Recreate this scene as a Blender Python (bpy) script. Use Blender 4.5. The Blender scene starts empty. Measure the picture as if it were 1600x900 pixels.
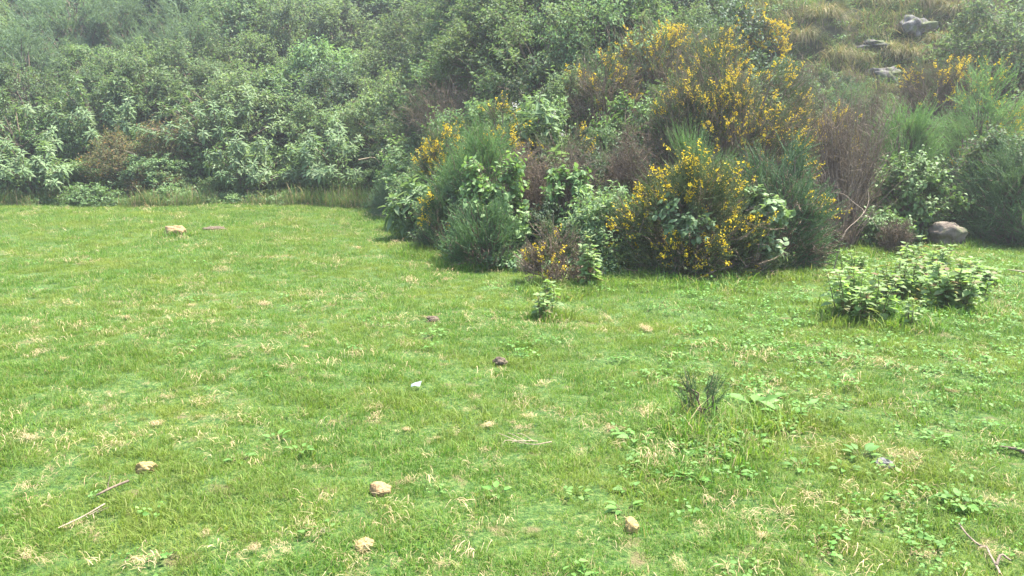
import bpy, bmesh, math, random
import numpy as np
from mathutils import Vector, noise as mnoise

SC = bpy.context.scene
COL = SC.collection
rad = math.radians
PI = math.pi
random.seed(7)

# ------------------------------------------------------------------ camera
CAM_H = 1.6
PITCH = rad(10.25)
FPX = 1256.0                      # focal length in pixels of a 1600 wide frame
cam_d = bpy.data.cameras.new('camera')
cam = bpy.data.objects.new('camera', cam_d)
COL.objects.link(cam)
cam_d.sensor_width = 36.0
cam_d.lens = 36.0 * FPX / 1600.0
cam_d.clip_start = 0.05
cam_d.clip_end = 600.0
cam.location = (0, 0, CAM_H)
cam.rotation_euler = (PI / 2 - PITCH, 0, 0)
SC.camera = cam

# ------------------------------------------------------------------ light
SUN_EL = rad(67.0)
SUN_AZ = rad(58.0)               # measured from +Y towards +X: behind the hedge, well to the right
world = bpy.data.worlds.new('World')
SC.world = world
world.use_nodes = True
wn = world.node_tree.nodes
wl = world.node_tree.links
bg = wn['Background']
sky = wn.new('ShaderNodeTexSky')
sky.sky_type = 'NISHITA'
sky.sun_disc = False
sky.sun_elevation = SUN_EL
sky.sun_rotation = SUN_AZ
sky.air_density = 1.0
sky.dust_density = 2.0
sky.ozone_density = 1.0
wl.new(sky.outputs[0], bg.inputs['Color'])
bg.inputs['Strength'].default_value = 0.145
sun_d = bpy.data.lights.new('sun', 'SUN')
sun_d.energy = 4.5
sun_d.angle = rad(1.0)
sun_d.color = (1.0, 0.95, 0.86)
sun = bpy.data.objects.new('sun', sun_d)
COL.objects.link(sun)
to_sun = Vector((math.sin(SUN_AZ) * math.cos(SUN_EL), math.cos(SUN_AZ) * math.cos(SUN_EL), math.sin(SUN_EL)))
sun.rotation_euler = to_sun.to_track_quat('Z', 'Y').to_euler()
SC.view_settings.view_transform = 'Standard'
SC.view_settings.look = 'None'
SC.view_settings.gamma = 1.0
SC.view_settings.exposure = 1.98
SC.render.engine = 'CYCLES'
SC.cycles.max_bounces = 6
SC.cycles.diffuse_bounces = 3
SC.cycles.glossy_bounces = 2
SC.cycles.transmission_bounces = 4
SC.cycles.volume_bounces = 0
SC.cycles.use_denoising = True
SC.cycles.denoiser = 'OPENIMAGEDENOISE'
SC.cycles.denoising_input_passes = 'RGB_ALBEDO_NORMAL'
SC.cycles.denoising_prefilter = 'ACCURATE'
SC.cycles.sample_clamp_indirect = 4.0

# ------------------------------------------------------------------ terrain
def sig(v):
    return 1.0 / (1.0 + np.exp(-np.clip(v, -40, 40)))

def foot(x):
    """y at which the hill starts to rise."""
    x = np.asarray(x, float)
    return 11.4 + 9.3 * sig(-(x + 1.9) / 0.6) + 3.1 * sig((x - 4.3) / 0.45)

def wave(x, y):
    return (np.sin(x * 0.9 + 1.3 * np.sin(y * 0.37)) * np.sin(y * 0.71 + 0.8 * np.sin(x * 0.45 + 2)) +
            0.5 * np.sin(x * 2.3 + y * 1.1 + 1) * np.sin(y * 1.9 - x * 0.7))

def bumps(x, y):
    return (np.sin(x * 7.1 + 2.0 * np.sin(y * 3.7)) * np.sin(y * 6.3 + 1.7 * np.sin(x * 4.1 + 1)) +
            0.6 * np.sin(x * 15.3 + y * 9.1) * np.sin(y * 13.9 - x * 8.7))

def height(x, y):
    x = np.asarray(x, float); y = np.asarray(y, float)
    s = y - foot(x)
    sp = np.maximum(s, 0)
    r = np.where(sp < 1.6, sp * sp / 3.2, sp - 0.8)
    r = np.where(y > 62, r - (y - 62) * 0.8, r)
    g = 0.50 + 0.02 * np.sin(x * 0.31) + 0.15 * sig((x - 5.5) / 0.8)
    h = g * r
    bank = 0.75 * sig((s - 7.3) / 0.25) * sig((x - 6.0) / 0.5) * sig((15 - x) / 0.8)
    bank = bank - 0.45 * sig((s - 5.0) / 0.8) * sig((x - 6.0) / 0.5) * sig((15 - x) / 0.8)
    h = h + bank
    near = np.clip(1.5 - np.hypot(x, y - 3) * 0.03, 0.3, 1)
    return h + 0.035 * wave(x, y) * np.clip((y + 1) / 4, 0, 1) + 0.012 * bumps(x, y) * near + 0.12 * wave(x * 1.7, y * 1.7) * np.clip(s / 3, 0, 1)

def hz(x, y):
    return float(height(x, y))

cp, sp_ = math.cos(PITCH), math.sin(PITCH)
def ray(px, py):
    u = (px - 800) / FPX; v = (450 - py) / FPX
    return Vector((u, cp + v * sp_, -sp_ + v * cp))

def at(px, py, d):
    """the point seen at that spot of the picture, d metres ahead"""
    r = ray(px, py)
    return Vector((0, 0, CAM_H)) + r * (d / r.y)

def on_ground(px, py):
    r = ray(px, py)
    t = 1.0
    while t < 80:
        p = Vector((0, 0, CAM_H)) + r * t
        if p.z < hz(p.x, p.y):
            break
        t += 0.02
    return Vector((p.x, p.y, hz(p.x, p.y)))

def see(x, y, z):
    f = y * cp - (z - CAM_H) * sp_
    up = y * sp_ + (z - CAM_H) * cp
    return 800 + FPX * x / f, 450 - FPX * up / f

# ------------------------------------------------------------------ materials
def newmat(name):
    m = bpy.data.materials.new(name)
    m.use_nodes = True
    return m, m.node_tree.nodes, m.node_tree.links

def ramp(n, stops):
    r = n.new('ShaderNodeValToRGB')
    el = r.color_ramp.elements
    while len(el) > 1:
        el.remove(el[-1])
    el[0].position = stops[0][0]; el[0].color = (*stops[0][1], 1)
    for p, c in stops[1:]:
        e = el.new(p); e.color = (*c, 1)
    return r

def leaf_mat(name, stops, trans=0.35, rough=0.5, spec=0.3, obj_var=0.3, tint=(1.0, 1.1, 0.55), patch=None):
    m, n, l = newmat(name)
    bs = n['Principled BSDF']
    geo = n.new('ShaderNodeNewGeometry')
    oi = n.new('ShaderNodeObjectInfo')
    add = n.new('ShaderNodeMath'); add.operation = 'ADD'
    l.new(geo.outputs['Random Per Island'], add.inputs[0]); l.new(oi.outputs['Random'], add.inputs[1])
    fr = n.new('ShaderNodeMath'); fr.operation = 'FRACT'
    l.new(add.outputs[0], fr.inputs[0])
    r = ramp(n, stops)
    l.new(fr.outputs[0], r.inputs[0])
    col = r.outputs[0]
    if patch:
        scale, pc, lo, hi = patch
        nz = n.new('ShaderNodeTexNoise'); nz.inputs['Scale'].default_value = scale; nz.inputs['Detail'].default_value = 3
        l.new(geo.outputs['Position'], nz.inputs['Vector'])
        mr = n.new('ShaderNodeMapRange'); mr.inputs['From Min'].default_value = lo; mr.inputs['From Max'].default_value = hi
        l.new(nz.outputs[0], mr.inputs['Value'])
        mx = n.new('ShaderNodeMix'); mx.data_type = 'RGBA'
        l.new(mr.outputs[0], mx.inputs['Factor']); l.new(col, mx.inputs[6]); mx.inputs[7].default_value = (*pc, 1)
        col = mx.outputs[2]
    hsv = n.new('ShaderNodeHueSaturation')
    mv = n.new('ShaderNodeMapRange')
    mv.inputs['To Min'].default_value = 1 - obj_var; mv.inputs['To Max'].default_value = 1 + obj_var
    l.new(oi.outputs['Random'], mv.inputs['Value'])
    l.new(mv.outputs[0], hsv.inputs['Value'])
    mh = n.new('ShaderNodeMath'); mh.operation = 'MULTIPLY'; mh.inputs[1].default_value = 7.13
    l.new(oi.outputs['Random'], mh.inputs[0])
    mf = n.new('ShaderNodeMath'); mf.operation = 'FRACT'; l.new(mh.outputs[0], mf.inputs[0])
    m2 = n.new('ShaderNodeMapRange'); m2.inputs['To Min'].default_value = 0.5 - 0.03 * obj_var; m2.inputs['To Max'].default_value = 0.5 + 0.03 * obj_var
    l.new(mf.outputs[0], m2.inputs['Value']); l.new(m2.outputs[0], hsv.inputs['Hue'])
    l.new(col, hsv.inputs['Color'])
    l.new(hsv.outputs[0], bs.inputs['Base Color'])
    bs.inputs['Roughness'].default_value = min(0.8, rough + 0.16)
    bs.inputs['Specular IOR Level'].default_value = spec * 0.6
    out = n['Material Output']
    if trans > 0:
        tr = n.new('ShaderNodeBsdfTranslucent')
        tm = n.new('ShaderNodeMix'); tm.data_type = 'RGBA'; tm.blend_type = 'MULTIPLY'; tm.inputs['Factor'].default_value = 1
        l.new(hsv.outputs[0], tm.inputs[6]); tm.inputs[7].default_value = (*tint, 1)
        l.new(tm.outputs[2], tr.inputs['Color'])
        ms = n.new('ShaderNodeMixShader'); ms.inputs[0].default_value = trans
        l.new(bs.outputs[0], ms.inputs[1]); l.new(tr.outputs[0], ms.inputs[2])
        l.new(ms.outputs[0], out.inputs['Surface'])
    return m

def noise_mat(name, stops, scale=6.0, detail=6.0, rough=0.85, bump=0.4, bscale=None, second=None):
    m, n, l = newmat(name)
    bs = n['Principled BSDF']
    tc = n.new('ShaderNodeTexCoord')
    nz = n.new('ShaderNodeTexNoise'); nz.inputs['Scale'].default_value = scale; nz.inputs['Detail'].default_value = detail
    nz.inputs['Roughness'].default_value = 0.65
    l.new(tc.outputs['Object'], nz.inputs['Vector'])
    r = ramp(n, stops)
    l.new(nz.outputs[0], r.inputs[0])
    col = r.outputs[0]
    if second:
        s2, c2, lo, hi = second
        n2 = n.new('ShaderNodeTexNoise'); n2.inputs['Scale'].default_value = s2; n2.inputs['Detail'].default_value = 5
        l.new(tc.outputs['Object'], n2.inputs['Vector'])
        mr = n.new('ShaderNodeMapRange'); mr.inputs['From Min'].default_value = lo; mr.inputs['From Max'].default_value = hi
        l.new(n2.outputs[0], mr.inputs['Value'])
        mx = n.new('ShaderNodeMix'); mx.data_type = 'RGBA'
        l.new(mr.outputs[0], mx.inputs['Factor']); l.new(col, mx.inputs[6]); mx.inputs[7].default_value = (*c2, 1)
        col = mx.outputs[2]
    l.new(col, bs.inputs['Base Color'])
    bs.inputs['Roughness'].default_value = rough
    bs.inputs['Specular IOR Level'].default_value = 0.2
    if bump:
        nb = n.new('ShaderNodeTexNoise'); nb.inputs['Scale'].default_value = bscale or scale * 4; nb.inputs['Detail'].default_value = 6
        l.new(tc.outputs['Object'], nb.inputs['Vector'])
        b = n.new('ShaderNodeBump'); b.inputs['Strength'].default_value = bump; b.inputs['Distance'].default_value = 0.02
        l.new(nb.outputs[0], b.inputs['Height']); l.new(b.outputs[0], bs.inputs['Normal'])
    return m

M = {}
M['lawn'] = noise_mat('lawn_soil', [(0.34, (0.02, 0.045, 0.012)), (0.45, (0.045, 0.095, 0.02)), (0.54, (0.075, 0.135, 0.028)), (0.66, (0.17, 0.18, 0.065))], 38, 10, 0.95, 1.0, 90,
                      second=(5.0, (0.15, 0.125, 0.06), 0.60, 0.72))
M['hill'] = noise_mat('hill_soil', [(0.35, (0.03, 0.035, 0.016)), (0.6, (0.06, 0.06, 0.03))], 1.5, 7, 0.95, 0.5, 12)
M['grass'] = leaf_mat('grass_blade', [(0.0, (0.062, 0.152, 0.024)), (0.4, (0.108, 0.218, 0.033)), (0.72, (0.162, 0.258, 0.042)), (0.90, (0.22, 0.27, 0.085)), (0.965, (0.38, 0.32, 0.16))],
                      0.42, 0.45, 0.35, 0.22, (1.0, 1.1, 0.5), patch=(0.8, (0.215, 0.26, 0.052), 0.45, 0.74))
M['straw'] = leaf_mat('dry_straw', [(0, (0.30, 0.21, 0.11)), (0.5, (0.46, 0.35, 0.19)), (1, (0.58, 0.47, 0.28))], 0.2, 0.7, 0.2, 0.2, (1, 0.95, 0.8))
M['weed'] = leaf_mat('weed_leaf', [(0, (0.08, 0.18, 0.035)), (0.5, (0.12, 0.25, 0.05)), (1, (0.17, 0.30, 0.08))], 0.35, 0.42, 0.35, 0.2)
M['clump'] = leaf_mat('clump_leaf', [(0, (0.16, 0.25, 0.085)), (0.5, (0.235, 0.34, 0.125)), (0.85, (0.31, 0.41, 0.19)), (0.97, (0.20, 0.12, 0.06))], 0.5, 0.4, 0.4, 0.25)
M['bugweed'] = leaf_mat('felted_leaf', [(0, (0.12, 0.19, 0.085)), (0.5, (0.18, 0.26, 0.125)), (1, (0.26, 0.33, 0.19))], 0.35, 0.6, 0.25, 0.15)
M['leafy'] = leaf_mat('shrub_leaf', [(0, (0.095, 0.17, 0.075)), (0.5, (0.15, 0.235, 0.11)), (0.9, (0.215, 0.295, 0.15)), (1, (0.26, 0.31, 0.17))], 0.4, 0.5, 0.35, 0.28)
M['olive'] = leaf_mat('olive_leaf', [(0, (0.115, 0.185, 0.08)), (0.5, (0.175, 0.25, 0.12)), (0.9, (0.235, 0.305, 0.16)), (1, (0.28, 0.30, 0.16))], 0.4, 0.5, 0.3, 0.22)
M['soft'] = leaf_mat('soft_leaf', [(0, (0.10, 0.16, 0.085)), (0.5, (0.15, 0.215, 0.125)), (1, (0.21, 0.28, 0.17))], 0.35, 0.55, 0.25, 0.15)
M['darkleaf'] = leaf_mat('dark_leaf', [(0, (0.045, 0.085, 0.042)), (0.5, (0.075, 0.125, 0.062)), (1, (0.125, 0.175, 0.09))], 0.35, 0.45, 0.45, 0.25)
M['rust'] = leaf_mat('rusty_leaf', [(0, (0.09, 0.125, 0.05)), (0.5, (0.14, 0.155, 0.065)), (0.8, (0.19, 0.15, 0.07)), (1, (0.28, 0.15, 0.05))], 0.35, 0.5, 0.3, 0.2)
M['bramble'] = leaf_mat('bramble_leaf', [(0, (0.10, 0.18, 0.055)), (0.5, (0.15, 0.25, 0.085)), (1, (0.22, 0.32, 0.13))], 0.35, 0.4, 0.45, 0.2)
M['gorse'] = leaf_mat('gorse_spine', [(0, (0.06, 0.095, 0.04)), (0.5, (0.10, 0.14, 0.055)), (1, (0.16, 0.19, 0.085))], 0.2, 0.55, 0.25, 0.2)
M['gorseblue'] = leaf_mat('gorse_blue_spine', [(0, (0.05, 0.10, 0.048)), (0.5, (0.085, 0.155, 0.07)), (1, (0.14, 0.22, 0.105))], 0.2, 0.55, 0.25, 0.2)
M['broom'] = leaf_mat('broom_needle', [(0, (0.09, 0.18, 0.062)), (0.5, (0.145, 0.25, 0.09)), (1, (0.22, 0.33, 0.14))], 0.3, 0.55, 0.25, 0.2)
M['heath'] = leaf_mat('heath_needle', [(0, (0.07, 0.13, 0.055)), (0.5, (0.11, 0.19, 0.08)), (1, (0.17, 0.255, 0.115))], 0.2, 0.55, 0.25, 0.2)
M['deadtwig'] = leaf_mat('dead_twig', [(0, (0.10, 0.078, 0.056)), (0.5, (0.17, 0.13, 0.095)), (1, (0.27, 0.205, 0.15))], 0.08, 0.8, 0.1, 0.2)
M['flower'] = leaf_mat('gorse_flower', [(0, (0.40, 0.24, 0.03)), (0.25, (0.74, 0.54, 0.018)), (0.7, (0.82, 0.63, 0.025)), (1, (0.86, 0.70, 0.10))], 0.25, 0.5, 0.3, 0.05, (1, 0.95, 0.4))
M['whiteflower'] = leaf_mat('pale_flower', [(0, (0.55, 0.50, 0.52)), (1, (0.7, 0.66, 0.68))], 0.2, 0.6, 0.2, 0.1)
M['orangeleaf'] = leaf_mat('orange_leaf', [(0, (0.30, 0.13, 0.03)), (0.5, (0.45, 0.22, 0.05)), (1, (0.5, 0.33, 0.10))], 0.3, 0.5, 0.3, 0.1, (1, 0.9, 0.5))
M['reed'] = leaf_mat('long_grass_blade', [(0, (0.09, 0.17, 0.042)), (0.7, (0.14, 0.21, 0.065)), (0.75, (0.22, 0.18, 0.09)), (1, (0.33, 0.25, 0.14))], 0.3, 0.6, 0.25, 0.25, (1, 1, 0.6))
M['tussock'] = leaf_mat('tussock_blade', [(0, (0.12, 0.16, 0.05)), (0.4, (0.19, 0.205, 0.08)), (0.75, (0.28, 0.24, 0.125)), (1, (0.36, 0.28, 0.17))], 0.3, 0.6, 0.25, 0.2, (1, 1, 0.6))
M['bark'] = noise_mat('bark', [(0.3, (0.10, 0.078, 0.056)), (0.7, (0.21, 0.16, 0.115))], 14, 5, 0.9, 0.5, 40)
M['deadstem'] = noise_mat('dead_stem', [(0.3, (0.15, 0.115, 0.085)), (0.7, (0.30, 0.235, 0.175))], 14, 5, 0.9, 0.4, 50)
M['palestem'] = noise_mat('pale_stem', [(0.3, (0.26, 0.20, 0.13)), (0.7, (0.42, 0.34, 0.24))], 20, 5, 0.85, 0.4, 60)
M['greenstem'] = noise_mat('green_stem', [(0.3, (0.09, 0.10, 0.035)), (0.7, (0.16, 0.13, 0.06))], 20, 4, 0.7, 0.2, 60)
M['boulder'] = noise_mat('boulder_rock', [(0.32, (0.06, 0.048, 0.038)), (0.45, (0.14, 0.112, 0.088)), (0.6, (0.20, 0.165, 0.13)), (0.72, (0.27, 0.235, 0.19))], 6, 10, 0.9, 1.0, 16, second=(4.5, (0.10, 0.11, 0.055), 0.52, 0.62))
M['tanstone'] = noise_mat('tan_stone', [(0.3, (0.20, 0.125, 0.065)), (0.5, (0.33, 0.215, 0.105)), (0.7, (0.42, 0.30, 0.16))], 22, 7, 0.9, 0.8, 90)
M['yellowstone'] = noise_mat('yellow_stone', [(0.3, (0.21, 0.15, 0.06)), (0.5, (0.34, 0.255, 0.10)), (0.7, (0.42, 0.33, 0.16))], 25, 7, 0.9, 0.8, 90)
M['greystone'] = noise_mat('grey_stone', [(0.3, (0.10, 0.095, 0.09)), (0.7, (0.22, 0.21, 0.20))], 30, 7, 0.9, 0.8, 90)
M['outcrop'] = noise_mat('outcrop_rock', [(0.36, (0.05, 0.046, 0.042)), (0.47, (0.13, 0.12, 0.11)), (0.56, (0.17, 0.163, 0.148)), (0.68, (0.30, 0.29, 0.275))], 5, 10, 0.95, 1.0, 14, second=(3.5, (0.10, 0.115, 0.055), 0.48, 0.56))
M['earth'] = noise_mat('dug_earth', [(0.3, (0.09, 0.068, 0.048)), (0.7, (0.19, 0.145, 0.10))], 30, 7, 0.95, 1.0, 80)
M['litter'] = noise_mat('white_wrapper', [(0.3, (0.17, 0.22, 0.20)), (0.7, (0.26, 0.31, 0.29))], 40, 4, 0.45, 0.3, 80)

# ------------------------------------------------------------------ mesh helpers
def mesh_np(name, verts, faces, mats, midx=None, smooth=False):
    """verts N x 3, faces list of (F x k) arrays"""
    me = bpy.data.meshes.new(name)
    verts = np.ascontiguousarray(verts, np.float32)
    me.vertices.add(len(verts)); me.vertices.foreach_set('co', verts.ravel())
    if not isinstance(faces, (list, tuple)):
        faces = [faces]
    idx = np.concatenate([f.ravel() for f in faces]).astype(np.int32)
    tot = np.concatenate([np.full(len(f), f.shape[1]) for f in faces]).astype(np.int32)
    st = np.concatenate([[0], np.cumsum(tot)[:-1]]).astype(np.int32)
    me.loops.add(len(idx)); me.loops.foreach_set('vertex_index', idx)
    me.polygons.add(len(tot)); me.polygons.foreach_set('loop_start', st); me.polygons.foreach_set('loop_total', tot)
    if smooth:
        me.polygons.foreach_set('use_smooth', np.ones(len(tot), bool))
    for m in (mats if isinstance(mats, (list, tuple)) else [mats]):
        me.materials.append(m)
    if midx is not None:
        me.polygons.foreach_set('material_index', np.asarray(midx, np.int32))
    me.update(calc_edges=True)
    return me

def nrm(v):
    return v / np.maximum(np.linalg.norm(v, axis=-1, keepdims=True), 1e-9)

class Bag:
    """collects geometry for one mesh"""
    def __init__(s):
        s.v = []; s.f = {}; s.n = 0
    def add(s, v, f):
        v = np.asarray(v, float).reshape(-1, 3); f = np.asarray(f)
        s.f.setdefault(f.shape[1], []).append(f + s.n)
        s.v.append(v); s.n += len(v)
    def mesh(s, name, mat, smooth=False):
        return mesh_np(name, np.concatenate(s.v), [np.concatenate(a) for a in s.f.values()], mat, None, smooth)

# leaf templates: x along, y across, z normal
T_DIAMOND = (np.array([[0, 0, 0], [0.45, -0.5, 0.12], [1, 0, -0.12], [0.45, 0.5, 0.12]]), np.array([[0, 1, 2], [0, 2, 3]]))
T_NEEDLE = (np.array([[0, -0.5, 0], [0, 0.5, 0], [1, 0, 0]]), np.array([[0, 1, 2]]))
def _leaf8(w1=0.62, w2=1.0, w3=0.62, droop=0.22, fold=0.16):
    xs = [0.0, 0.12, 0.38, 0.72, 1.0]; hw = [0, w1 / 2, w2 / 2, w3 / 2, 0]
    v = []; f = []
    v.append([0, 0, 0])
    for i in (1, 2, 3):
        z = -droop * xs[i] ** 2
        v += [[xs[i], -hw[i], z + fold * hw[i]], [xs[i], 0, z], [xs[i], hw[i], z + fold * hw[i]]]
    v.append([1, 0, -droop])
    f = [[0, 1, 2], [0, 2, 3], [1, 4, 5], [1, 5, 2], [2, 5, 6], [2, 6, 3], [4, 7, 8], [4, 8, 5], [5, 8, 9], [5, 9, 6], [7, 10, 8], [8, 10, 9]]
    return np.array(v, float), np.array(f)
T_LEAF = _leaf8()
T_LONG = _leaf8(0.5, 1.0, 0.7, 0.35, 0.18)

def frames(axis, up):
    X = nrm(axis)
    Y = np.cross(up, X)
    Y = nrm(Y + 1e-6)
    Z = np.cross(X, Y)
    return X, Y, Z

def scatter(bag, tmpl, P, axis, up, L, W):
    tv, tf = tmpl
    X, Y, Z = frames(axis, up)
    L = np.broadcast_to(L, (len(P),))[:, None, None]; W = np.broadcast_to(W, (len(P),))[:, None, None]
    v = P[:, None] + L * tv[None, :, 0:1] * X[:, None] + W * tv[None, :, 1:2] * Y[:, None] + L * tv[None, :, 2:3] * Z[:, None]
    f = tf[None] + (np.arange(len(P)) * len(tv))[:, None, None]
    bag.add(v, f.reshape(-1, 3))

def tubes(bag, P, R, sides=4, cap=True):
    """P: n x k x 3 polylines, R: n x k radii"""
    P = np.asarray(P, float); R = np.asarray(R, float)
    n, k, _ = P.shape
    T = np.gradient(P, axis=1)
    T = nrm(T)
    ref = np.where(np.abs(T[..., 2:3]) > 0.9, np.array([1.0, 0, 0]), np.array([0, 0, 1.0]))
    A = nrm(np.cross(ref, T)); B = np.cross(T, A)
    a = np.arange(sides) * 2 * PI / sides
    v = P[:, :, None] + R[:, :, None, None] * (np.cos(a)[:, None] * A[:, :, None] + np.sin(a)[:, None] * B[:, :, None])
    i = np.arange(k - 1)[:, None] * sides; j = np.arange(sides)[None]
    q = np.stack([i + j, i + (j + 1) % sides, i + sides + (j + 1) % sides, i + sides + j], -1).reshape(-1, 4)
    f = q[None] + (np.arange(n) * k * sides)[:, None, None]
    bag.add(v, f.reshape(-1, 4))

def ribbons(bag, P, W, side):
    """flat blades: P n x k x 3, W n x k widths, side n x 3; last point is the tip"""
    n, k, _ = P.shape
    S = side[:, None] * W[..., None] * 0.5
    a = P[:, :-1] - S[:, :-1]; b = P[:, :-1] + S[:, :-1]
    v = np.concatenate([np.stack([a, b], 2).reshape(n, -1, 3), P[:, -1:]], 1)
    f4 = [[2 * i, 2 * i + 1, 2 * i + 3, 2 * i + 2] for i in range(k - 2)]
    f3 = [[2 * k - 4, 2 * k - 3, 2 * k - 2]]
    off = (np.arange(n) * (2 * k - 1))[:, None, None]
    base = bag.n
    bag.add(v, (np.array(f3)[None] + off).reshape(-1, 3))
    if f4:
        bag.f.setdefault(4, []).append((np.array(f4)[None] + off).reshape(-1, 4) + base)

def bez(a, b, c, k):
    t = np.linspace(0, 1, k)[None, :, None]
    return a[:, None] * (1 - t) ** 2 + 2 * b[:, None] * t * (1 - t) + c[:, None] * t ** 2

# ------------------------------------------------------------------ object helpers
def link(name, me, parent=None):
    o = bpy.data.objects.new(name, me)
    COL.objects.link(o)
    if parent is not None:
        o.parent = parent
    return o

def tag(o, label, cat, group=None):
    o['label'] = label; o['category'] = cat
    if group:
        o['group'] = group
    return o

def thing(name, label, cat, loc, rz=0.0, group=None, scale=(1, 1, 1)):
    o = link(name, None)
    o.empty_display_size = 0.1
    o.location = loc; o.rotation_euler = (0, 0, rz); o.scale = scale
    return tag(o, label, cat, group)

def plant(name, parts, label, cat, loc, rz=0.0, group=None, scale=(1, 1, 1)):
    """parts: list of (part name, mesh) or (part name, mesh, loc, rot, scale)"""
    t = thing(name, label, cat, loc, rz, group, scale)
    for p in parts:
        o = link(p[0], p[1], t)
        if p[0] in ('foliage', 'stems', 'dead_shoots', 'dry_twigs', 'blades', 'dry_strands', 'dry_leaves', 'flowers', 'stalks', 'flower_spray', 'flower_head'):
            o['kind'] = 'stuff'
        if len(p) > 2:
            o.matrix_basis = p[2]
    return t

# ------------------------------------------------------------------ plant builders (each returns parts in metres, base at z = 0)
def crown(rs, W, H, n, low=0.0, fill=(0.5, 0.9), flat=1.0):
    """clump centres over an uneven dome of width W and height H"""
    th = rs.uniform(0, 2 * PI, n)
    z = rs.uniform(low, 1, n) ** flat
    ph = rs.uniform(0, 2 * PI, 5)
    lob = 1 + 0.16 * np.sin(2 * th + ph[0]) + 0.13 * np.sin(3 * th + ph[1] + 2 * z) + 0.1 * np.sin(5 * th + ph[2] - 3 * z)
    f = rs.uniform(fill[0], fill[1], n)
    rr = np.sqrt(np.clip(1 - (np.clip(z - 0.25, 0, 1) / 0.78) ** 2, 0.02, 1)) * (0.72 + 0.28 * np.clip(z / 0.25, 0, 1))
    out = np.stack([np.cos(th), np.sin(th), 0.9 * (z - 0.3)], 1)
    c = np.stack([np.cos(th) * rr * W / 2 * lob * f, np.sin(th) * rr * W / 2 * lob * f, H * z * (0.80 + 0.12 * np.sin(2 * th + ph[3])) * (0.75 + 0.25 * f)], 1)
    return c, nrm(out)

def stems_to(rs, C, base_r, r0, r1, k=5, sides=4, bag=None):
    bag = bag or Bag()
    n = len(C)
    a = np.zeros((n, 3)); an = rs.uniform(0, 2 * PI, n); rr = base_r * np.sqrt(rs.uniform(0, 1, n))
    a[:, 0] = np.cos(an) * rr; a[:, 1] = np.sin(an) * rr; a[:, 2] = -0.06
    b = a * 0.6 + C * 0.4; b[:, 2] = C[:, 2] * rs.uniform(0.45, 0.8, n); b[:, :2] += rs.normal(0, 0.06, (n, 2))
    P = bez(a, b, C, k)
    P[:, 1:-1] += rs.normal(0, 0.015, (n, k - 2, 3))
    R = np.linspace(r0, r1, k)[None] * rs.uniform(0.7, 1.3, (n, 1))
    tubes(bag, P, R, sides)
    return bag

def twigs_from(rs, C, out, per, ln, spread, up, jit):
    P = np.repeat(C, per, 0); D = np.repeat(out, per, 0)
    n = len(P)
    d = nrm(D * 1.0 + rs.normal(0, spread, (n, 3)) + np.array([0, 0, up]))
    P = P + rs.normal(0, jit, (n, 3))
    P[:, 2] = np.maximum(P[:, 2], 0.03)
    L = ln * rs.uniform(0.55, 1.25, n)
    return P, d, L

def leafy(seed, W, H, leaf=0.06, ratio=0.5, n=26, per=20, lpt=11, mat='leafy', tw=0.32, low=0.02, spread=0.75, up=0.3, droop=0.35, extra=None, tmpl=T_DIAMOND, stem='bark', fill=(0.45, 0.9), flat=1.0):
    rs = np.random.RandomState(seed)
    C, out = crown(rs, W, H, n, low, fill, flat)
    st = stems_to(rs, C, 0.12 * W, 0.018 * H, 0.006)
    P, d, L = twigs_from(rs, C, out, per, tw, spread, up, 0.09 * W / 1.5)
    E = P + d * L[:, None]
    mid = (P + E) / 2 + np.array([0, 0, 0.04])
    tubes(st, bez(P, mid, E, 3), np.full((len(P), 3), 0.004), 3)
    nl = lpt
    t = (np.arange(nl) + 0.5) / nl * 0.85 + 0.18
    Q = P[:, None] + d[:, None] * (L[:, None] * t[None])[..., None]
    Q = Q + rs.normal(0, 0.018, Q.shape)
    dd = np.repeat(d[:, None], nl, 1).reshape(-1, 3); Q = Q.reshape(-1, 3)
    m = len(Q)
    side = nrm(np.cross(dd, rs.normal(0, 1, (m, 3))))
    ax = nrm(dd * 0.45 + side * 0.9 + np.array([0, 0, -droop * 0.6]) + rs.normal(0, 0.15, (m, 3)))
    upv = nrm(np.array([0, 0, 1.0]) + dd * 0.5 + rs.normal(0, 0.45, (m, 3)))
    sz = leaf * rs.uniform(0.6, 1.25, m)
    b = Bag()
    Q[:, 2] = np.maximum(Q[:, 2], 0.02)
    scatter(b, tmpl, Q, ax, upv, sz, sz * ratio)
    parts = [('foliage', b.mesh('foliage', M[mat])), ('stems', st.mesh('stems', M[stem]))]
    if extra:
        em, frac, es = extra
        fb = Bag()
        pick = rs.choice(n, max(1, int(n * frac)), False)
        for c in pick:
            k = rs.randint(8, 24)
            pts = C[c] + out[c] * tw * 0.9 + rs.normal(0, 0.10, (k, 3))
            pts[:, 2] = np.maximum(pts[:, 2], 0.05)
            scatter(fb, T_DIAMOND, pts, rs.normal(0, 1, (k, 3)), rs.normal(0, 1, (k, 3)) + np.array([0, 0, 1]), es * rs.uniform(0.7, 1.3, k), es * 0.6)
        parts.append(('flowers' if em in ('flower', 'whiteflower') else 'dry_leaves', fb.mesh('sprays', M[em])))
    return parts

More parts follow.
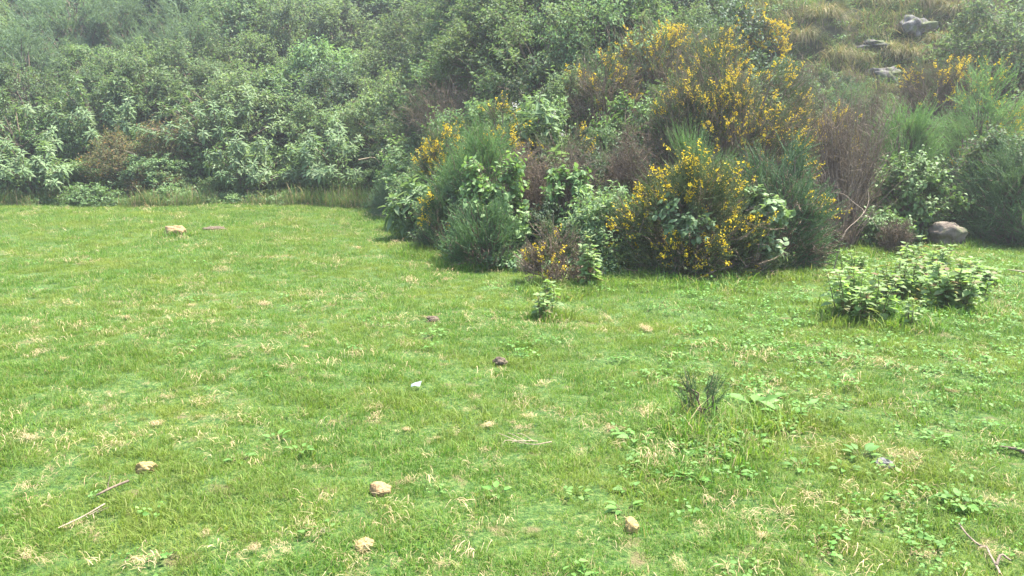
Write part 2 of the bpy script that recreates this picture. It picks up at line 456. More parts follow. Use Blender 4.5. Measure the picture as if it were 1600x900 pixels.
def spiny(seed, W, H, n=34, per=42, npt=26, shoot=0.26, need=0.036, nw=0.0085, mat='gorse', up=0.45, spread=0.6, angle=0.55, dead=0.25, flower=0.0, low=0.0, fill=(0.5, 0.92), flpc=40, fsz=0.019, flat=1.0, zw=0.55):
    """gorse, broom and heath: shoots set with needles"""
    rs = np.random.RandomState(seed)
    C, out = crown(rs, W, H, n, low, fill, flat)
    st = stems_to(rs, C, 0.12 * W, 0.016 * H, 0.005)
    P, d, L = twigs_from(rs, C, out, per, shoot, spread, up, 0.085 * W / 1.5)
    t = (np.arange(npt) + 0.4) / npt
    bend = np.array([0, 0, 0.25])
    Q = P[:, None] + d[:, None] * (L[:, None] * t[None])[..., None] + bend * (L[:, None] * t[None] ** 2)[..., None]
    dd = np.repeat(nrm(d + bend)[:, None], npt, 1)
    m = Q.shape[0] * npt
    isdead = (rs.uniform(0, 1, len(P)) < dead * np.clip(1.6 - 1.3 * P[:, 2] / H, 0.2, 2))
    side = nrm(np.cross(dd.reshape(-1, 3), rs.normal(0, 1, (m, 3)))).reshape(Q.shape)
    ax = nrm(dd * (1 - angle) + side * angle)
    nl = need * rs.uniform(0.7, 1.2, (len(P), npt)) * (1.15 - 0.5 * t[None])
    g = Bag(); db = Bag()
    for bag, mask in ((g, ~isdead), (db, isdead)):
        if not mask.any():
            continue
        q = Q[mask].reshape(-1, 3); q[:, 2] = np.maximum(q[:, 2], 0.01)
        scatter(bag, T_NEEDLE, q, ax[mask].reshape(-1, 3), rs.normal(0, 1, (len(q), 3)), nl[mask].ravel(), nw)
        e = P[mask]; sd = nrm(np.cross(d[mask], rs.normal(0, 1, (len(e), 3))))
        ribbons(bag, bez(e, e + d[mask] * L[mask][:, None] * 0.5, e + (d[mask] + bend) * L[mask][:, None], 3), np.full((len(e), 3), nw * 1.1), sd)
    parts = [('foliage', g.mesh('foliage', M[mat])), ('stems', st.mesh('stems', M['bark']))]
    if db.n:
        parts.append(('dead_shoots', db.mesh('dead_shoots', M['deadtwig'])))
    if flower > 0:
        fb = Bag()
        score = out[:, 2] * 0.25 + zw * C[:, 2] / H - 0.3 * out[:, 1] + rs.uniform(0, 1.0, n)
        pick = np.argsort(-score)[:max(1, int(n * flower))]
        cl = np.repeat(np.arange(n), per)
        for c in pick:
            fb = Bag()
            ids = np.where(cl == c)[0]
            for k in rs.choice(ids, min(len(ids), int(flpc / 6 * rs.uniform(0.3, 1.9)) + 1), False):
                q = rs.randint(6, 18)
                tt = rs.uniform(0.55, 1.0, q)
                pts = P[k] + d[k] * (L[k] * tt)[:, None] + bend * (L[k] * tt ** 2)[:, None] + rs.normal(0, 0.014, (q, 3))
                pts[:, 2] = np.maximum(pts[:, 2], 0.03)
                s = fsz * rs.uniform(0.7, 1.35, q)
                scatter(fb, T_DIAMOND, pts, rs.normal(0, 1, (q, 3)) + d[k], rs.normal(0, 1, (q, 3)), s, s * 0.8)
                scatter(fb, T_DIAMOND, pts, rs.normal(0, 1, (q, 3)) + d[k], rs.normal(0, 1, (q, 3)), s, s * 0.8)
            parts.append(('flower_spray', fb.mesh('flower_spray', M['flower'])))
    return parts

def dead(seed, W, H, n=60, side=16, tuft=10, lean=0.25, r0=0.009, mat='deadtwig', top=0.5, stem='bark', pale=0.0):
    """a dead shrub: many upright bare stems with fine brown twigs"""
    rs = np.random.RandomState(seed)
    an = rs.uniform(0, 2 * PI, n); rr = np.sqrt(rs.uniform(0, 1, n))
    a = np.stack([np.cos(an) * rr * W * 0.18, np.sin(an) * rr * W * 0.18, np.full(n, -0.05)], 1)
    hh = H * rs.uniform(0.5, 1.0, n) * (1 - 0.25 * rr)
    c = np.stack([np.cos(an) * rr * W * 0.46, np.sin(an) * rr * W * 0.46, hh], 1) + rs.normal(0, lean * W * 0.2, (n, 3)) * np.array([1, 1, 0])
    b = a * 0.7 + c * 0.3; b[:, 2] = hh * 0.62
    k = 7
    P = bez(a, b, c, k); P[:, 1:] += rs.normal(0, 0.018, (n, k - 1, 3))
    st = Bag()
    tubes(st, P, np.linspace(r0, r0 * 0.3, k)[None] * rs.uniform(0.6, 1.3, (n, 1)), 3)
    # side twigs
    ids = np.repeat(np.arange(n), side)
    tt = rs.uniform(top * 0.5, 1, len(ids)) * (k - 1.001)
    i0 = tt.astype(int); fr = (tt - i0)[:, None]
    base = P[ids, i0] * (1 - fr) + P[ids, i0 + 1] * fr
    dv = nrm(rs.normal(0, 0.7, (len(ids), 3)) + np.array([0, 0, 0.75]))
    ln = 0.16 * rs.uniform(0.4, 1.5, len(ids)) * (H / 1.6)
    tip = base + dv * ln[:, None]
    tw = Bag()
    sd = nrm(np.cross(dv, rs.normal(0, 1, dv.shape)))
    ribbons(tw, bez(base, base + dv * ln[:, None] * 0.5 + rs.normal(0, 0.01, dv.shape), tip, 3), np.full((len(ids), 3), 0.005), sd)
    # fine twiglets
    i2 = np.repeat(np.arange(len(ids)), tuft)
    t2 = rs.uniform(0.2, 1, len(i2))[:, None]
    q = base[i2] * (1 - t2) + tip[i2] * t2
    scatter(tw, T_NEEDLE, q, nrm(rs.normal(0, 0.7, q.shape) + dv[i2] * 0.8), rs.normal(0, 1, q.shape), 0.05 * rs.uniform(0.5, 1.3, len(q)), 0.0045)
    return [('stems', st.mesh('stems', M[stem])), ('dry_twigs', tw.mesh('dry_twigs', M[mat]))]

def mat_from(P, X, Y, Z, s):
    from mathutils import Matrix
    return Matrix(((X[0] * s[0], Y[0] * s[1], Z[0] * s[2], P[0]), (X[1] * s[0], Y[1] * s[1], Z[1] * s[2], P[1]), (X[2] * s[0], Y[2] * s[1], Z[2] * s[2], P[2]), (0, 0, 0, 1)))

def single_leaf(name, mat, ratio, tmpl=T_LEAF, nvar=1):
    v = tmpl[0] * np.array([1, ratio, 1])
    return mesh_np(name, v, tmpl[1], mat, None, True)

LEAF = {}
def leaf_mesh(mat, ratio, long=False):
    key = (mat, ratio, long)
    if key not in LEAF:
        LEAF[key] = single_leaf('leaf', M[mat], ratio, T_LONG if long else T_LEAF)
    return LEAF[key]

def rosette_shrub(seed, W, H, n=16, per=10, leaf=0.2, ratio=0.38, mat='bugweed', single=150, low=0.25, stem='bark', fill=(0.75, 1.0), buds=0.0, sub=2, dense=None):
    """tall shrub with big felted leaves in whorls at the branch ends; each large leaf is a mesh of its own"""
    rs = np.random.RandomState(seed)
    C, out = crown(rs, W * 0.92, H * 0.98, n, low, fill, 0.8)
    st = stems_to(rs, C, 0.08 * W, 0.014 * H, 0.006)
    # secondary whorls below the tips
    A = [C]; O = [out]
    for k in range(sub - 1):
        A.append(C * rs.uniform(0.72, 0.9, (n, 1)) + rs.normal(0, 0.05, (n, 3))); O.append(nrm(out + rs.normal(0, 0.5, (n, 3))))
    A = np.concatenate(A); O = np.concatenate(O)
    tips = np.repeat(A, per, 0); ou = np.repeat(O, per, 0)
    m = len(tips)
    ph = np.tile(np.arange(per) * 2.399, len(A)) + np.repeat(rs.uniform(0, 6.28, len(A)), per)
    stemdir = nrm(ou * 0.6 + np.array([0, 0, 0.9]))
    s1 = nrm(np.cross(stemdir, np.array([0.3, 0.2, 1.0]))); s2 = np.cross(stemdir, s1)
    el = np.tile(np.linspace(-0.25, 0.7, per), len(A)) + rs.normal(0, 0.12, m)
    ax = nrm(s1 * np.cos(ph)[:, None] + s2 * np.sin(ph)[:, None] + stemdir * el[:, None])
    P = tips - stemdir * (np.tile(np.linspace(0.10, 0.0, per), len(A)) * leaf / 0.2)[:, None] + ax * 0.015
    L = leaf * rs.uniform(0.65, 1.2, m) * np.tile(np.linspace(1.1, 0.6, per), len(A))
    upv = nrm(stemdir + rs.normal(0, 0.15, (m, 3)))
    P[:, 2] = np.maximum(P[:, 2], 0.05)
    X, Y, Z = frames(ax, upv)
    order = np.argsort(P[:, 1] - 0.3 * P[:, 2])          # the side that faces the meadow first
    me = leaf_mesh(mat, ratio, True)
    parts = [('stems', st.mesh('stems', M[stem]))]
    for i in order[:single]:
        parts.append(('leaf', me, mat_from(P[i], X[i], Y[i], Z[i], (L[i], L[i], L[i]))))
    rest = order[single:]
    if len(rest) or dense:
        b = Bag()
        if len(rest):
            scatter(b, T_LONG, P[rest], ax[rest], upv[rest], L[rest], L[rest] * ratio)
        if dense:
            k = dense
            pick = rs.randint(0, len(A), k)
            q = A[pick] * rs.uniform(0.35, 0.95, (k, 1)) + rs.normal(0, 0.08, (k, 3)); q[:, 2] = np.maximum(q[:, 2], 0.04)
            l2 = leaf * 0.7 * rs.uniform(0.5, 1.1, k)
            scatter(b, T_DIAMOND, q, nrm(rs.normal(0, 1, (k, 3)) + np.array([0, -0.2, -0.2])), nrm(rs.normal(0, 0.5, (k, 3)) + np.array([0, 0, 1])), l2, l2 * ratio)
        parts.append(('foliage', b.mesh('foliage', M[mat])))
    if buds:
        fb = Bag()
        for c in rs.choice(n, max(1, int(n * buds)), False):
            k = 26
            pts = C[c] + stemdir[0] * 0.07 + rs.normal(0, 0.035, (k, 3))
            scatter(fb, T_DIAMOND, pts, rs.normal(0, 1, (k, 3)), rs.normal(0, 1, (k, 3)), 0.03, 0.026)
        parts.append(('flower_head', fb.mesh('flower_head', M['whiteflower'])))
    return parts

def weed_clump(seed, W, H, stems=8, pairs=9, leaf=0.075, ratio=0.72, mat='clump', single=300, lean=0.35, stem='greenstem', inner=0):
    """upright leafy weed: stems set with opposite toothed leaves, each leaf a mesh of its own"""
    rs = np.random.RandomState(seed)
    an = rs.uniform(0, 2 * PI, stems); rr = np.sqrt(rs.uniform(0.02, 1, stems))
    a = np.stack([np.cos(an) * rr * W * 0.26, np.sin(an) * rr * W * 0.26, np.full(stems, -0.03)], 1)
    c = np.stack([np.cos(an) * rr * W * 0.42, np.sin(an) * rr * W * 0.42, H * rs.uniform(0.6, 0.97, stems) * (1 - 0.2 * rr)], 1)
    b = a * 0.8 + c * 0.2 + rs.normal(0, lean * 0.1, (stems, 3)); b[:, 2] = c[:, 2] * 0.6
    k = 6
    Pm = bez(a, b, c, k)
    st = Bag()
    tubes(st, Pm, np.linspace(0.006, 0.0025, k)[None] * np.ones((stems, 1)), 4)
    PP = []; AX = []; UP = []; LL = []
    for s in range(stems):
        ph = rs.uniform(0, 6.28)
        for j in range(pairs):
            t = 0.18 + 0.82 * (j + 0.6) / pairs
            q = (1 - t) ** 2 * a[s] + 2 * t * (1 - t) * b[s] + t * t * c[s]
            for e in range(2 if j < pairs - 1 else 4):
                al = ph + j * 1.57 + e * (PI if j < pairs - 1 else 1.57) + rs.normal(0, 0.25)
                ax = np.array([math.cos(al), math.sin(al), rs.uniform(-0.25, 0.35) + 0.35 * (t > 0.85)])
                PP.append(q + ax * 0.02 * (1.2 - t)); AX.append(ax)
                UP.append(np.array([0, 0, 1.0]) + rs.normal(0, 0.22, 3)); LL.append(leaf * rs.uniform(0.7, 1.2) * (1.15 - 0.55 * t ** 3))
    PP = np.array(PP); AX = np.array(AX); UP = nrm(np.array(UP)); LL = np.array(LL)
    PP[:, 2] = np.maximum(PP[:, 2], 0.03)
    X, Y, Z = frames(AX, UP)
    me = leaf_mesh(mat, ratio)
    parts = [('stems', st.mesh('stems', M[stem]))]
    order = np.argsort(PP[:, 1])
    for i in order[:single]:
        parts.append(('leaf', me, mat_from(PP[i], X[i], Y[i], Z[i], (LL[i],) * 3)))
    rest = order[single:]
    if len(rest) or inner:
        bg_ = Bag()
        if len(rest):
            scatter(bg_, T_LEAF, PP[rest], AX[rest], UP[rest], LL[rest], LL[rest] * ratio)
        if inner:
            q = np.stack([rs.normal(0, W * 0.2, inner), rs.normal(0, W * 0.2, inner), rs.uniform(0.03, H * 0.5, inner)], 1)
            scatter(bg_, T_DIAMOND, q, rs.normal(0, 1, (inner, 3)), nrm(rs.normal(0, 0.4, (inner, 3)) + np.array([0, 0, 1])), leaf * 0.5, leaf * 0.33)
        parts.append(('foliage', bg_.mesh('foliage', M[mat])))
    return parts

def dock(seed, leaves=7, leaf=0.11, ratio=0.5, mat='weed', erect=0.6):
    rs = np.random.RandomState(seed)
    me = leaf_mesh(mat, ratio)
    parts = []
    b = Bag()
    for i in range(leaves):
        al = i * 2.399 + rs.normal(0, 0.3)
        e = erect * rs.uniform(0.4, 1.5)
        ax = np.array([[math.cos(al), math.sin(al), e]])
        pt = np.array([[math.cos(al) * 0.02, math.sin(al) * 0.02, 0.01]]); q = pt + ax * leaf * 0.35
        tubes(b, np.stack([pt, q], 1), np.full((1, 2), 0.0022), 3)
        X, Y, Z = frames(ax * np.array([1, 1, 0.6]), np.array([[0, 0, 1.0]]) + rs.normal(0, 0.15, (1, 3)))
        s = leaf * rs.uniform(0.7, 1.15)
        parts.append(('leaf', me, mat_from(q[0], X[0], Y[0], Z[0], (s, s, s))))
    parts.append(('stalks', b.mesh('stalks', M['greenstem'])))
    return parts

def rock(name, seed, size, mat, sub=4, rough=0.22, flat=0.0):
    bm = bmesh.new()
    bmesh.ops.create_icosphere(bm, subdivisions=sub, radius=1.0)
    off = Vector((seed * 3.1, seed * 7.7, seed * 1.3))
    for v in bm.verts:
        n1 = mnoise.noise(v.co * 0.9 + off); n2 = mnoise.noise(v.co * 2.3 + off); n3 = mnoise.noise(v.co * 6 + off)
        ridge = abs(mnoise.noise(v.co * 1.5 + off * 2))
        v.co *= 1 + rough * (1.1 * n1 + 0.55 * n2 + 0.18 * n3 - 0.5 * ridge)
        if flat and v.co.z > flat:
            v.co.z = flat + (v.co.z - flat) * 0.25
        v.co = Vector((v.co.x * size[0], v.co.y * size[1], v.co.z * size[2]))
    me = bpy.data.meshes.new(name)
    bm.to_mesh(me); bm.free()
    for p in me.polygons:
        p.use_smooth = True
    me.materials.append(mat)
    return me

def stick_mesh(name, pts, r0, r1, mat, side=(), sides=6):
    b = Bag()
    P = np.array(pts, float)
    def smooth(P, k):
        t = np.linspace(0, len(P) - 1, k)
        return np.stack([np.interp(t, np.arange(len(P)), P[:, i]) for i in range(3)], 1)
    k = max(6, len(P) * 3)
    Q = smooth(P, k)
    Q[1:-1] = (Q[:-2] + 2 * Q[1:-1] + Q[2:]) / 4
    tubes(b, Q[None], np.linspace(r0, r1, k)[None], sides)
    for (pp, a, c) in side:
        S = smooth(np.array(pp, float), 6)
        tubes(b, S[None], np.linspace(a, c, 6)[None], 4)
    return b.mesh(name, mat, True)

# ------------------------------------------------------------------ ground
def grid_axis(parts):
    out = []
    for a, b, s in parts:
        out += list(np.arange(a, b, s))
    out.append(parts[-1][1])
    return np.array(out)

gx = grid_axis([(-120, -20, 5), (-20, -8, 0.5), (-8, -4.5, 0.16), (-4.5, 4.5, 0.08), (4.5, 8, 0.16), (8, 20, 0.5), (20, 120, 5)])
gy = grid_axis([(-80, -2, 6), (-2, 1.5, 0.5), (1.5, 7, 0.08), (7, 13, 0.16), (13, 40, 0.6), (40, 90, 2.5), (90, 140, 10)])
GX, GY = np.meshgrid(gx, gy)
GZ = height(GX, GY)
V = np.stack([GX, GY, GZ], -1).reshape(-1, 3)
nx, ny = len(gx), len(gy)
ii, jj = np.meshgrid(np.arange(nx - 1), np.arange(ny - 1))
F = np.stack([jj * nx + ii, jj * nx + ii + 1, (jj + 1) * nx + ii + 1, (jj + 1) * nx + ii], -1).reshape(-1, 4)
cx = V[F].mean(1)
is_hill = (cx[:, 1] - foot(cx[:, 0])) > 0.4
for nm, mask, mt in (('meadow_ground', ~is_hill, M['lawn']), ('hillside_ground', is_hill, M['hill'])):
    f = F[mask]
    used = np.unique(f)
    remap = np.zeros(len(V), int); remap[used] = np.arange(len(used))
    o = link(nm, mesh_np(nm, V[used], remap[f], mt, None, True))
    o['kind'] = 'structure'

# ------------------------------------------------------------------ stuff spread by geometry nodes over points
def scatter_stuff(name, pts, rot, scl, idx, variants, material):
    me = bpy.data.meshes.new(name)
    me.vertices.add(len(pts)); me.vertices.foreach_set('co', np.ascontiguousarray(pts, np.float32).ravel())
    for nm, ty, data in (('rot', 'FLOAT_VECTOR', rot), ('scl', 'FLOAT', scl), ('idx', 'INT', idx)):
        at_ = me.attributes.new(nm, ty, 'POINT')
        at_.data.foreach_set('vector' if ty == 'FLOAT_VECTOR' else 'value', np.ascontiguousarray(data, np.int32 if ty == 'INT' else np.float32).ravel())
    me.materials.append(material)
    o = link(name, me)
    o['kind'] = 'stuff'
    ng = bpy.data.node_groups.new(name, 'GeometryNodeTree')
    ng.interface.new_socket('Geometry', in_out='INPUT', socket_type='NodeSocketGeometry')
    ng.interface.new_socket('Geometry', in_out='OUTPUT', socket_type='NodeSocketGeometry')
    N, Lk = ng.nodes, ng.links
    gi = N.new('NodeGroupInput'); go = N.new('NodeGroupOutput')
    join = N.new('GeometryNodeJoinGeometry')
    for vm in reversed(variants):
        vo = bpy.data.objects.new(name + '_tile', vm)
        oi = N.new('GeometryNodeObjectInfo'); oi.inputs['Object'].default_value = vo; oi.inputs['As Instance'].default_value = False
        g2 = N.new('GeometryNodeGeometryToInstance')
        Lk.new(oi.outputs['Geometry'], g2.inputs[0]); Lk.new(g2.outputs[0], join.inputs[0])
    iop = N.new('GeometryNodeInstanceOnPoints')
    m2p = N.new('GeometryNodeMeshToPoints')
    Lk.new(gi.outputs[0], m2p.inputs['Mesh']); Lk.new(m2p.outputs[0], iop.inputs['Points'])
    Lk.new(join.outputs[0], iop.inputs['Instance'])
    iop.inputs['Pick Instance'].default_value = True
    def attr(nm, ty):
        a = N.new('GeometryNodeInputNamedAttribute'); a.data_type = ty; a.inputs['Name'].default_value = nm
        return a.outputs['Attribute']
    Lk.new(attr('idx', 'INT'), iop.inputs['Instance Index'])
    Lk.new(attr('rot', 'FLOAT_VECTOR'), iop.inputs['Rotation'])
    Lk.new(attr('scl', 'FLOAT'), iop.inputs['Scale'])
    Lk.new(iop.outputs[0], go.inputs[0])
    md = o.modifiers.new('spread', 'NODES'); md.node_group = ng
    return o

def blades(seed, n, R, h, w, lean, mat, k=3, curl=0.5):
    rs = np.random.RandomState(seed)
    an = rs.uniform(0, 2 * PI, n); rr = R * np.sqrt(rs.uniform(0, 1, n))
    a = np.stack([np.cos(an) * rr, np.sin(an) * rr, np.full(n, -0.012)], 1)
    hh = h * rs.uniform(0.45, 1.25, n)
    dr = rs.uniform(0, 2 * PI, n); ln = np.abs(rs.normal(0, lean, n)) * hh
    tip = a + np.stack([np.cos(dr) * ln, np.sin(dr) * ln, hh * (1 - curl * np.clip(ln / hh, 0, 1.2) * 0.45)], 1)
    mid = a + np.stack([np.cos(dr) * ln * 0.25, np.sin(dr) * ln * 0.25, hh * 0.75], 1)
    sd = np.stack([-np.sin(dr + rs.normal(0, 0.5, n)), np.cos(dr), np.zeros(n)], 1)
    b = Bag()
    W = w * rs.uniform(0.6, 1.25, n)[:, None] * np.linspace(1, 0.55, k)[None]
    ribbons(b, bez(a, mid, tip, k), W, nrm(sd))
    return b.mesh('blades', mat)

def strands(seed, n, R, ln, w, mat, k=4, zh=0.02, out=0.6):
    """tangled dry strands lying over one another"""
    rs = np.random.RandomState(seed)
    nc = rs.randint(2, 5)
    cen = rs.normal(0, R * 0.75, (nc, 2)); wt = rs.dirichlet(np.ones(nc)); ci = rs.choice(nc, n, p=wt)
    q = cen[ci] + rs.normal(0, R * 0.42, (n, 2))
    a = np.stack([q[:, 0], q[:, 1], rs.uniform(0.0, zh, n)], 1)
    dr = rs.uniform(0, 6.28, nc)[ci] + rs.normal(0, 1.0, n)
    L = ln * rs.uniform(0.4, 1.3, n)
    c = a + np.stack([np.cos(dr) * L, np.sin(dr) * L, rs.uniform(-0.012, zh * 0.9, n)], 1)
    c[:, 2] = np.maximum(c[:, 2], 0.003)
    m = (a + c) / 2 + rs.normal(0, 0.25, (n, 3)) * (L * 0.8)[:, None] * np.array([1, 1, 0]) + np.stack([0 * L, 0 * L, rs.uniform(0.2, 1.2, n) * zh * 1.3], 1)
    b = Bag()
    W = w * rs.uniform(0.6, 1.3, n)[:, None] * np.ones((1, k))
    sd = nrm(np.stack([-np.sin(dr), np.cos(dr), rs.normal(0, 0.3, n)], 1))
    ribbons(b, bez(a, m, c, k), W, sd)
    return b.mesh('strands', mat)

def leaflets(seed, n, R, leaf, ratio, mat, zh=0.03):
    rs = np.random.RandomState(seed)
    an = rs.uniform(0, 2 * PI, n); rr = R * np.sqrt(rs.uniform(0, 1, n))
    P = np.stack([np.cos(an) * rr, np.sin(an) * rr, zh * rs.uniform(0.35, 1.2, n)], 1)
    dr = rs.uniform(0, 6.28, n)
    ax = np.stack([np.cos(dr), np.sin(dr), rs.uniform(-0.3, 0.6, n)], 1)
    b = Bag()
    s = leaf * rs.uniform(0.6, 1.3, n)
    scatter(b, T_LEAF, P, ax, nrm(rs.normal(0, 0.3, (n, 3)) + np.array([0, 0, 1])), s, s * ratio)
    return b.mesh('leaflets', mat)

def sample_field(rs, bands, keep=None):
    out = []
    for (ya, yb, dens, sc) in bands:
        wb = 0.72 * yb + 2.2
        n = int((yb - ya) * 2 * wb * dens)
        x = rs.uniform(-wb, wb, n); y = rs.uniform(ya, yb, n)
        ok = (np.abs(x) < 0.72 * y + 2.0) & (y < foot(x) + 0.6)
        out.append(np.stack([x[ok], y[ok], np.full(ok.sum(), sc)], 1))
    return np.concatenate(out)

# where straw lies on the turf, and where plants and stones make the grass grow longer
TUFTS = [(82, 740, 1.2), (75, 880, 1.2), (262, 625, 1.0), (213, 680, .7), (245, 668, .8), (320, 655, .8), (345, 655, .8), (327, 836, .9), (390, 872, .9), (432, 868, 1.2), (222, 885, 1.3),
         (285, 672, 1.0), (365, 585, .8), (380, 560, .7), (345, 425, 1.2), (420, 405, 1.2), (560, 390, 1.2), (735, 628, 1.0), (735, 645, 1.1), (578, 662, .8), (630, 680, .8), (672, 692, .8),
         (758, 710, 1.0), (790, 722, 1.1), (813, 610, 1.2), (853, 606, .8), (826, 655, .8), (855, 645, .8), (760, 670, .8), (705, 675, .7), (905, 710, .7), (940, 680, 1.0), (945, 672, .8), (815, 672, .7),
         (690, 888, 1.2), (590, 888, 1.0), (500, 835, .9), (480, 740, 1.2), (1015, 650, 1.0), (1110, 830, .9), (1190, 845, 1.0), (1215, 800, 1.0), (1280, 790, .8), (1155, 810, 1.0), (1100, 655, .8),
         (1390, 715, 1.3), (1430, 718, 1.4), (1545, 785, 1.0), (1290, 880, 1.2), (1440, 870, 1.2), (1060, 890, .9), (1570, 880, 1.2), (1010, 520, 1.3), (1045, 490, 1.1), (955, 505, 1.2), (745, 470, .9),
         (700, 440, .9), (670, 500, 1.0), (730, 480, .9), (635, 555, .8), (455, 580, 1.0), (60, 560, .9), (100, 565, .8), (145, 545, .9), (200, 500, 1.0), (265, 500, 1.0), (140, 640, .9), (40, 640, .9),
         (30, 690, .8), (180, 620, .8), (230, 605, .8), (20, 770, 1.0), (150, 845, .9), (115, 830, .9), (630, 760, .7), (1195, 705, .9), (480, 545, .7), (520, 590, .7), (585, 640, .7), (640, 445, .9),
         (1500, 620, .9), (1480, 530, 1.1), (1540, 560, 1.0), (1350, 570, .9), (1240, 560, .8), (340, 505, .9), (300, 480, .9), (95, 480, 1.0), (410, 480, .9), (510, 480, .9)]
BASES = [(1350, 496, .34), (1445, 432, .26), (1484, 486, .30), (1528, 448, .26), (1424, 510, .14), (1402, 468, .24), (930, 450, .16), (850, 495, .13), (872, 455, .3), (756, 412, .45), (1476, 384, .34),
         (1105, 668, .22), (1180, 660, .16), (1225, 665, .16), (1165, 705, .14), (1080, 740, .14), (275, 369, .16),
         (1100, 440, .6), (1010, 440, .4), (1200, 425, .5), (690, 395, .5), (1300, 400, .4), (1380, 395, .4)]
rs = np.random.RandomState(11)
p = sample_field(rs, [(1.6, 4.2, 520, 0.9), (4.2, 7, 340, 1.0), (7, 11, 190, 1.15), (11, 16, 110, 1.4), (16, 22.5, 75, 1.7)])
hn = 0.5 + 0.5 * np.sin(p[:, 0] * 2.1 + 2 * np.sin(p[:, 1] * 1.3)) * np.sin(p[:, 1] * 2.4 + np.sin(p[:, 0] * 1.7))
hn2 = 0.5 + 0.5 * np.sin(p[:, 0] * 8.3 + 2 * np.sin(p[:, 1] * 5.3)) * np.sin(p[:, 1] * 9.1 + 2 * np.sin(p[:, 0] * 6.7))
scl = p[:, 2] * (0.58 + 0.26 * hn + 0.40 * hn2) * rs.uniform(0.7, 1.3, len(p))
for px, py, q in TUFTS:
    g = on_ground(px, py)
    dd = np.hypot(p[:, 0] - g.x, p[:, 1] - g.y) / (0.045 * q * (1 + 0.12 * g.y))
    scl *= 1 - 0.6 * np.exp(-dd * dd)
for i in range(420):                                   # worn spots
    yy = rs.uniform(1.8, 13); xx = rs.uniform(-0.7, 0.7) * yy
    dd = np.hypot((p[:, 0] - xx) * rs.uniform(0.5, 1.2), p[:, 1] - yy) / rs.uniform(0.03, 0.13)
    scl *= 1 - 0.5 * np.exp(-dd * dd)
for px, py, q in BASES:
    g = on_ground(px, py)
    k = int((90 if q < 0.3 else 170) * q) + 10
    an = rs.uniform(0, 2 * PI, k); r_ = q * rs.uniform(0.55, 1.25, k)
    p = np.concatenate([p, np.stack([g.x + np.cos(an) * r_, g.y + np.sin(an) * r_, np.ones(k)], 1)])
    scl = np.concatenate([scl, rs.uniform(1.2, 2.6, k) * (0.7 + 0.06 * g.y)])
pts = np.stack([p[:, 0], p[:, 1], height(p[:, 0], p[:, 1])], 1)
rot = np.stack([rs.normal(0, 0.12, len(p)), rs.normal(0, 0.12, len(p)), rs.uniform(0, 6.28, len(p))], 1)
gv = [blades(100 + i, 46, 0.075, 0.046, 0.0036, 0.85, M['grass']) for i in range(7)]
scatter_stuff('meadow_grass', pts, rot, scl, rs.randint(0, 7, len(p)), gv, M['grass'])

# thin dry strands through the sward
p = sample_field(rs, [(1.6, 5, 46, 1.0), (5, 9, 26, 1.15), (9, 15, 12, 1.4), (15, 21, 6, 1.7)])
dn = np.sin(p[:, 0] * 1.7 + 1.5 * np.sin(p[:, 1] * 1.1 + 1)) * np.sin(p[:, 1] * 1.9 + 1.2 * np.sin(p[:, 0] * 1.2)) + 0.4 * np.sin(p[:, 0] * 6 + p[:, 1] * 4)
p = p[dn + rs.normal(0, 0.45, len(p)) > 0.05]
pts = np.stack([p[:, 0], p[:, 1], height(p[:, 0], p[:, 1]) + 0.012], 1)
rot = np.stack([rs.normal(0, 0.15, len(p)), rs.normal(0, 0.15, len(p)), rs.uniform(0, 6.28, len(p))], 1)
sv = [strands(200 + i, 16, 0.055, 0.042, 0.0016, M['straw'], 4, 0.028) for i in range(5)]
scatter_stuff('dry_grass', pts, rot, p[:, 2] * rs.uniform(0.6, 1.4, len(p)), rs.randint(0, 5, len(p)), sv, M['straw'])

# clover and small broad leaves, most of it on the right half
p = sample_field(rs, [(1.6, 5, 60, 0.9), (5, 9, 48, 1.0), (9, 13, 30, 1.2)])
wn_ = np.sin(p[:, 0] * 1.3 + 1.6 * np.sin(p[:, 1] * 0.9)) * np.sin(p[:, 1] * 1.5 + 1.4 * np.sin(p[:, 0] * 1.1 + 2)) + 0.35 * np.sin(p[:, 0] * 5 - p[:, 1] * 4)
right = sig((p[:, 0] / np.maximum(p[:, 1], 1) - 0.10) / 0.07)
p = p[wn_ * 0.6 + right * 1.25 + rs.normal(0, 0.35, len(p)) > 0.95]
pts = np.stack([p[:, 0], p[:, 1], height(p[:, 0], p[:, 1])], 1)
rot = np.stack([rs.normal(0, 0.1, len(p)), rs.normal(0, 0.1, len(p)), rs.uniform(0, 6.28, len(p))], 1)
wv = [leaflets(300 + i, 14, 0.07, 0.024, 0.7, M['weed'], 0.045) for i in range(5)]
scatter_stuff('low_weeds', pts, rot, p[:, 2] * rs.uniform(0.6, 1.35, len(p)), rs.randint(0, 5, len(p)), wv, M['weed'])

# long brownish grass along the foot of the hill
n = 1500
x = rs.uniform(-15, -2.2, n)
y = foot(x) + rs.uniform(-0.35, 0.9, n)
pa = np.stack([x, y, height(x, y)], 1)
dens = np.clip(0.35 + 0.5 * np.sin(x * 1.4 + 1.0 + 0.8 * np.sin(x * 3.1)) + 0.5 * (x > -6.5), 0.05, 1)
k = rs.uniform(0, 1, n) < dens
pa = pa[k]
rot = np.stack([rs.normal(0, 0.1, len(pa)), rs.normal(0, 0.1, len(pa)), rs.uniform(0, 6.28, len(pa))], 1)
lv = [blades(330 + i, 20, 0.16, 0.26 + 0.05 * i, 0.010, 0.6, M['reed'], 4) for i in range(4)]
scatter_stuff('long_grass', pa, rot, rs.uniform(0.5, 1.35, len(pa)) * (0.6 + 0.5 * dens[k]), rs.randint(0, 4, len(pa)), lv, M['reed'])

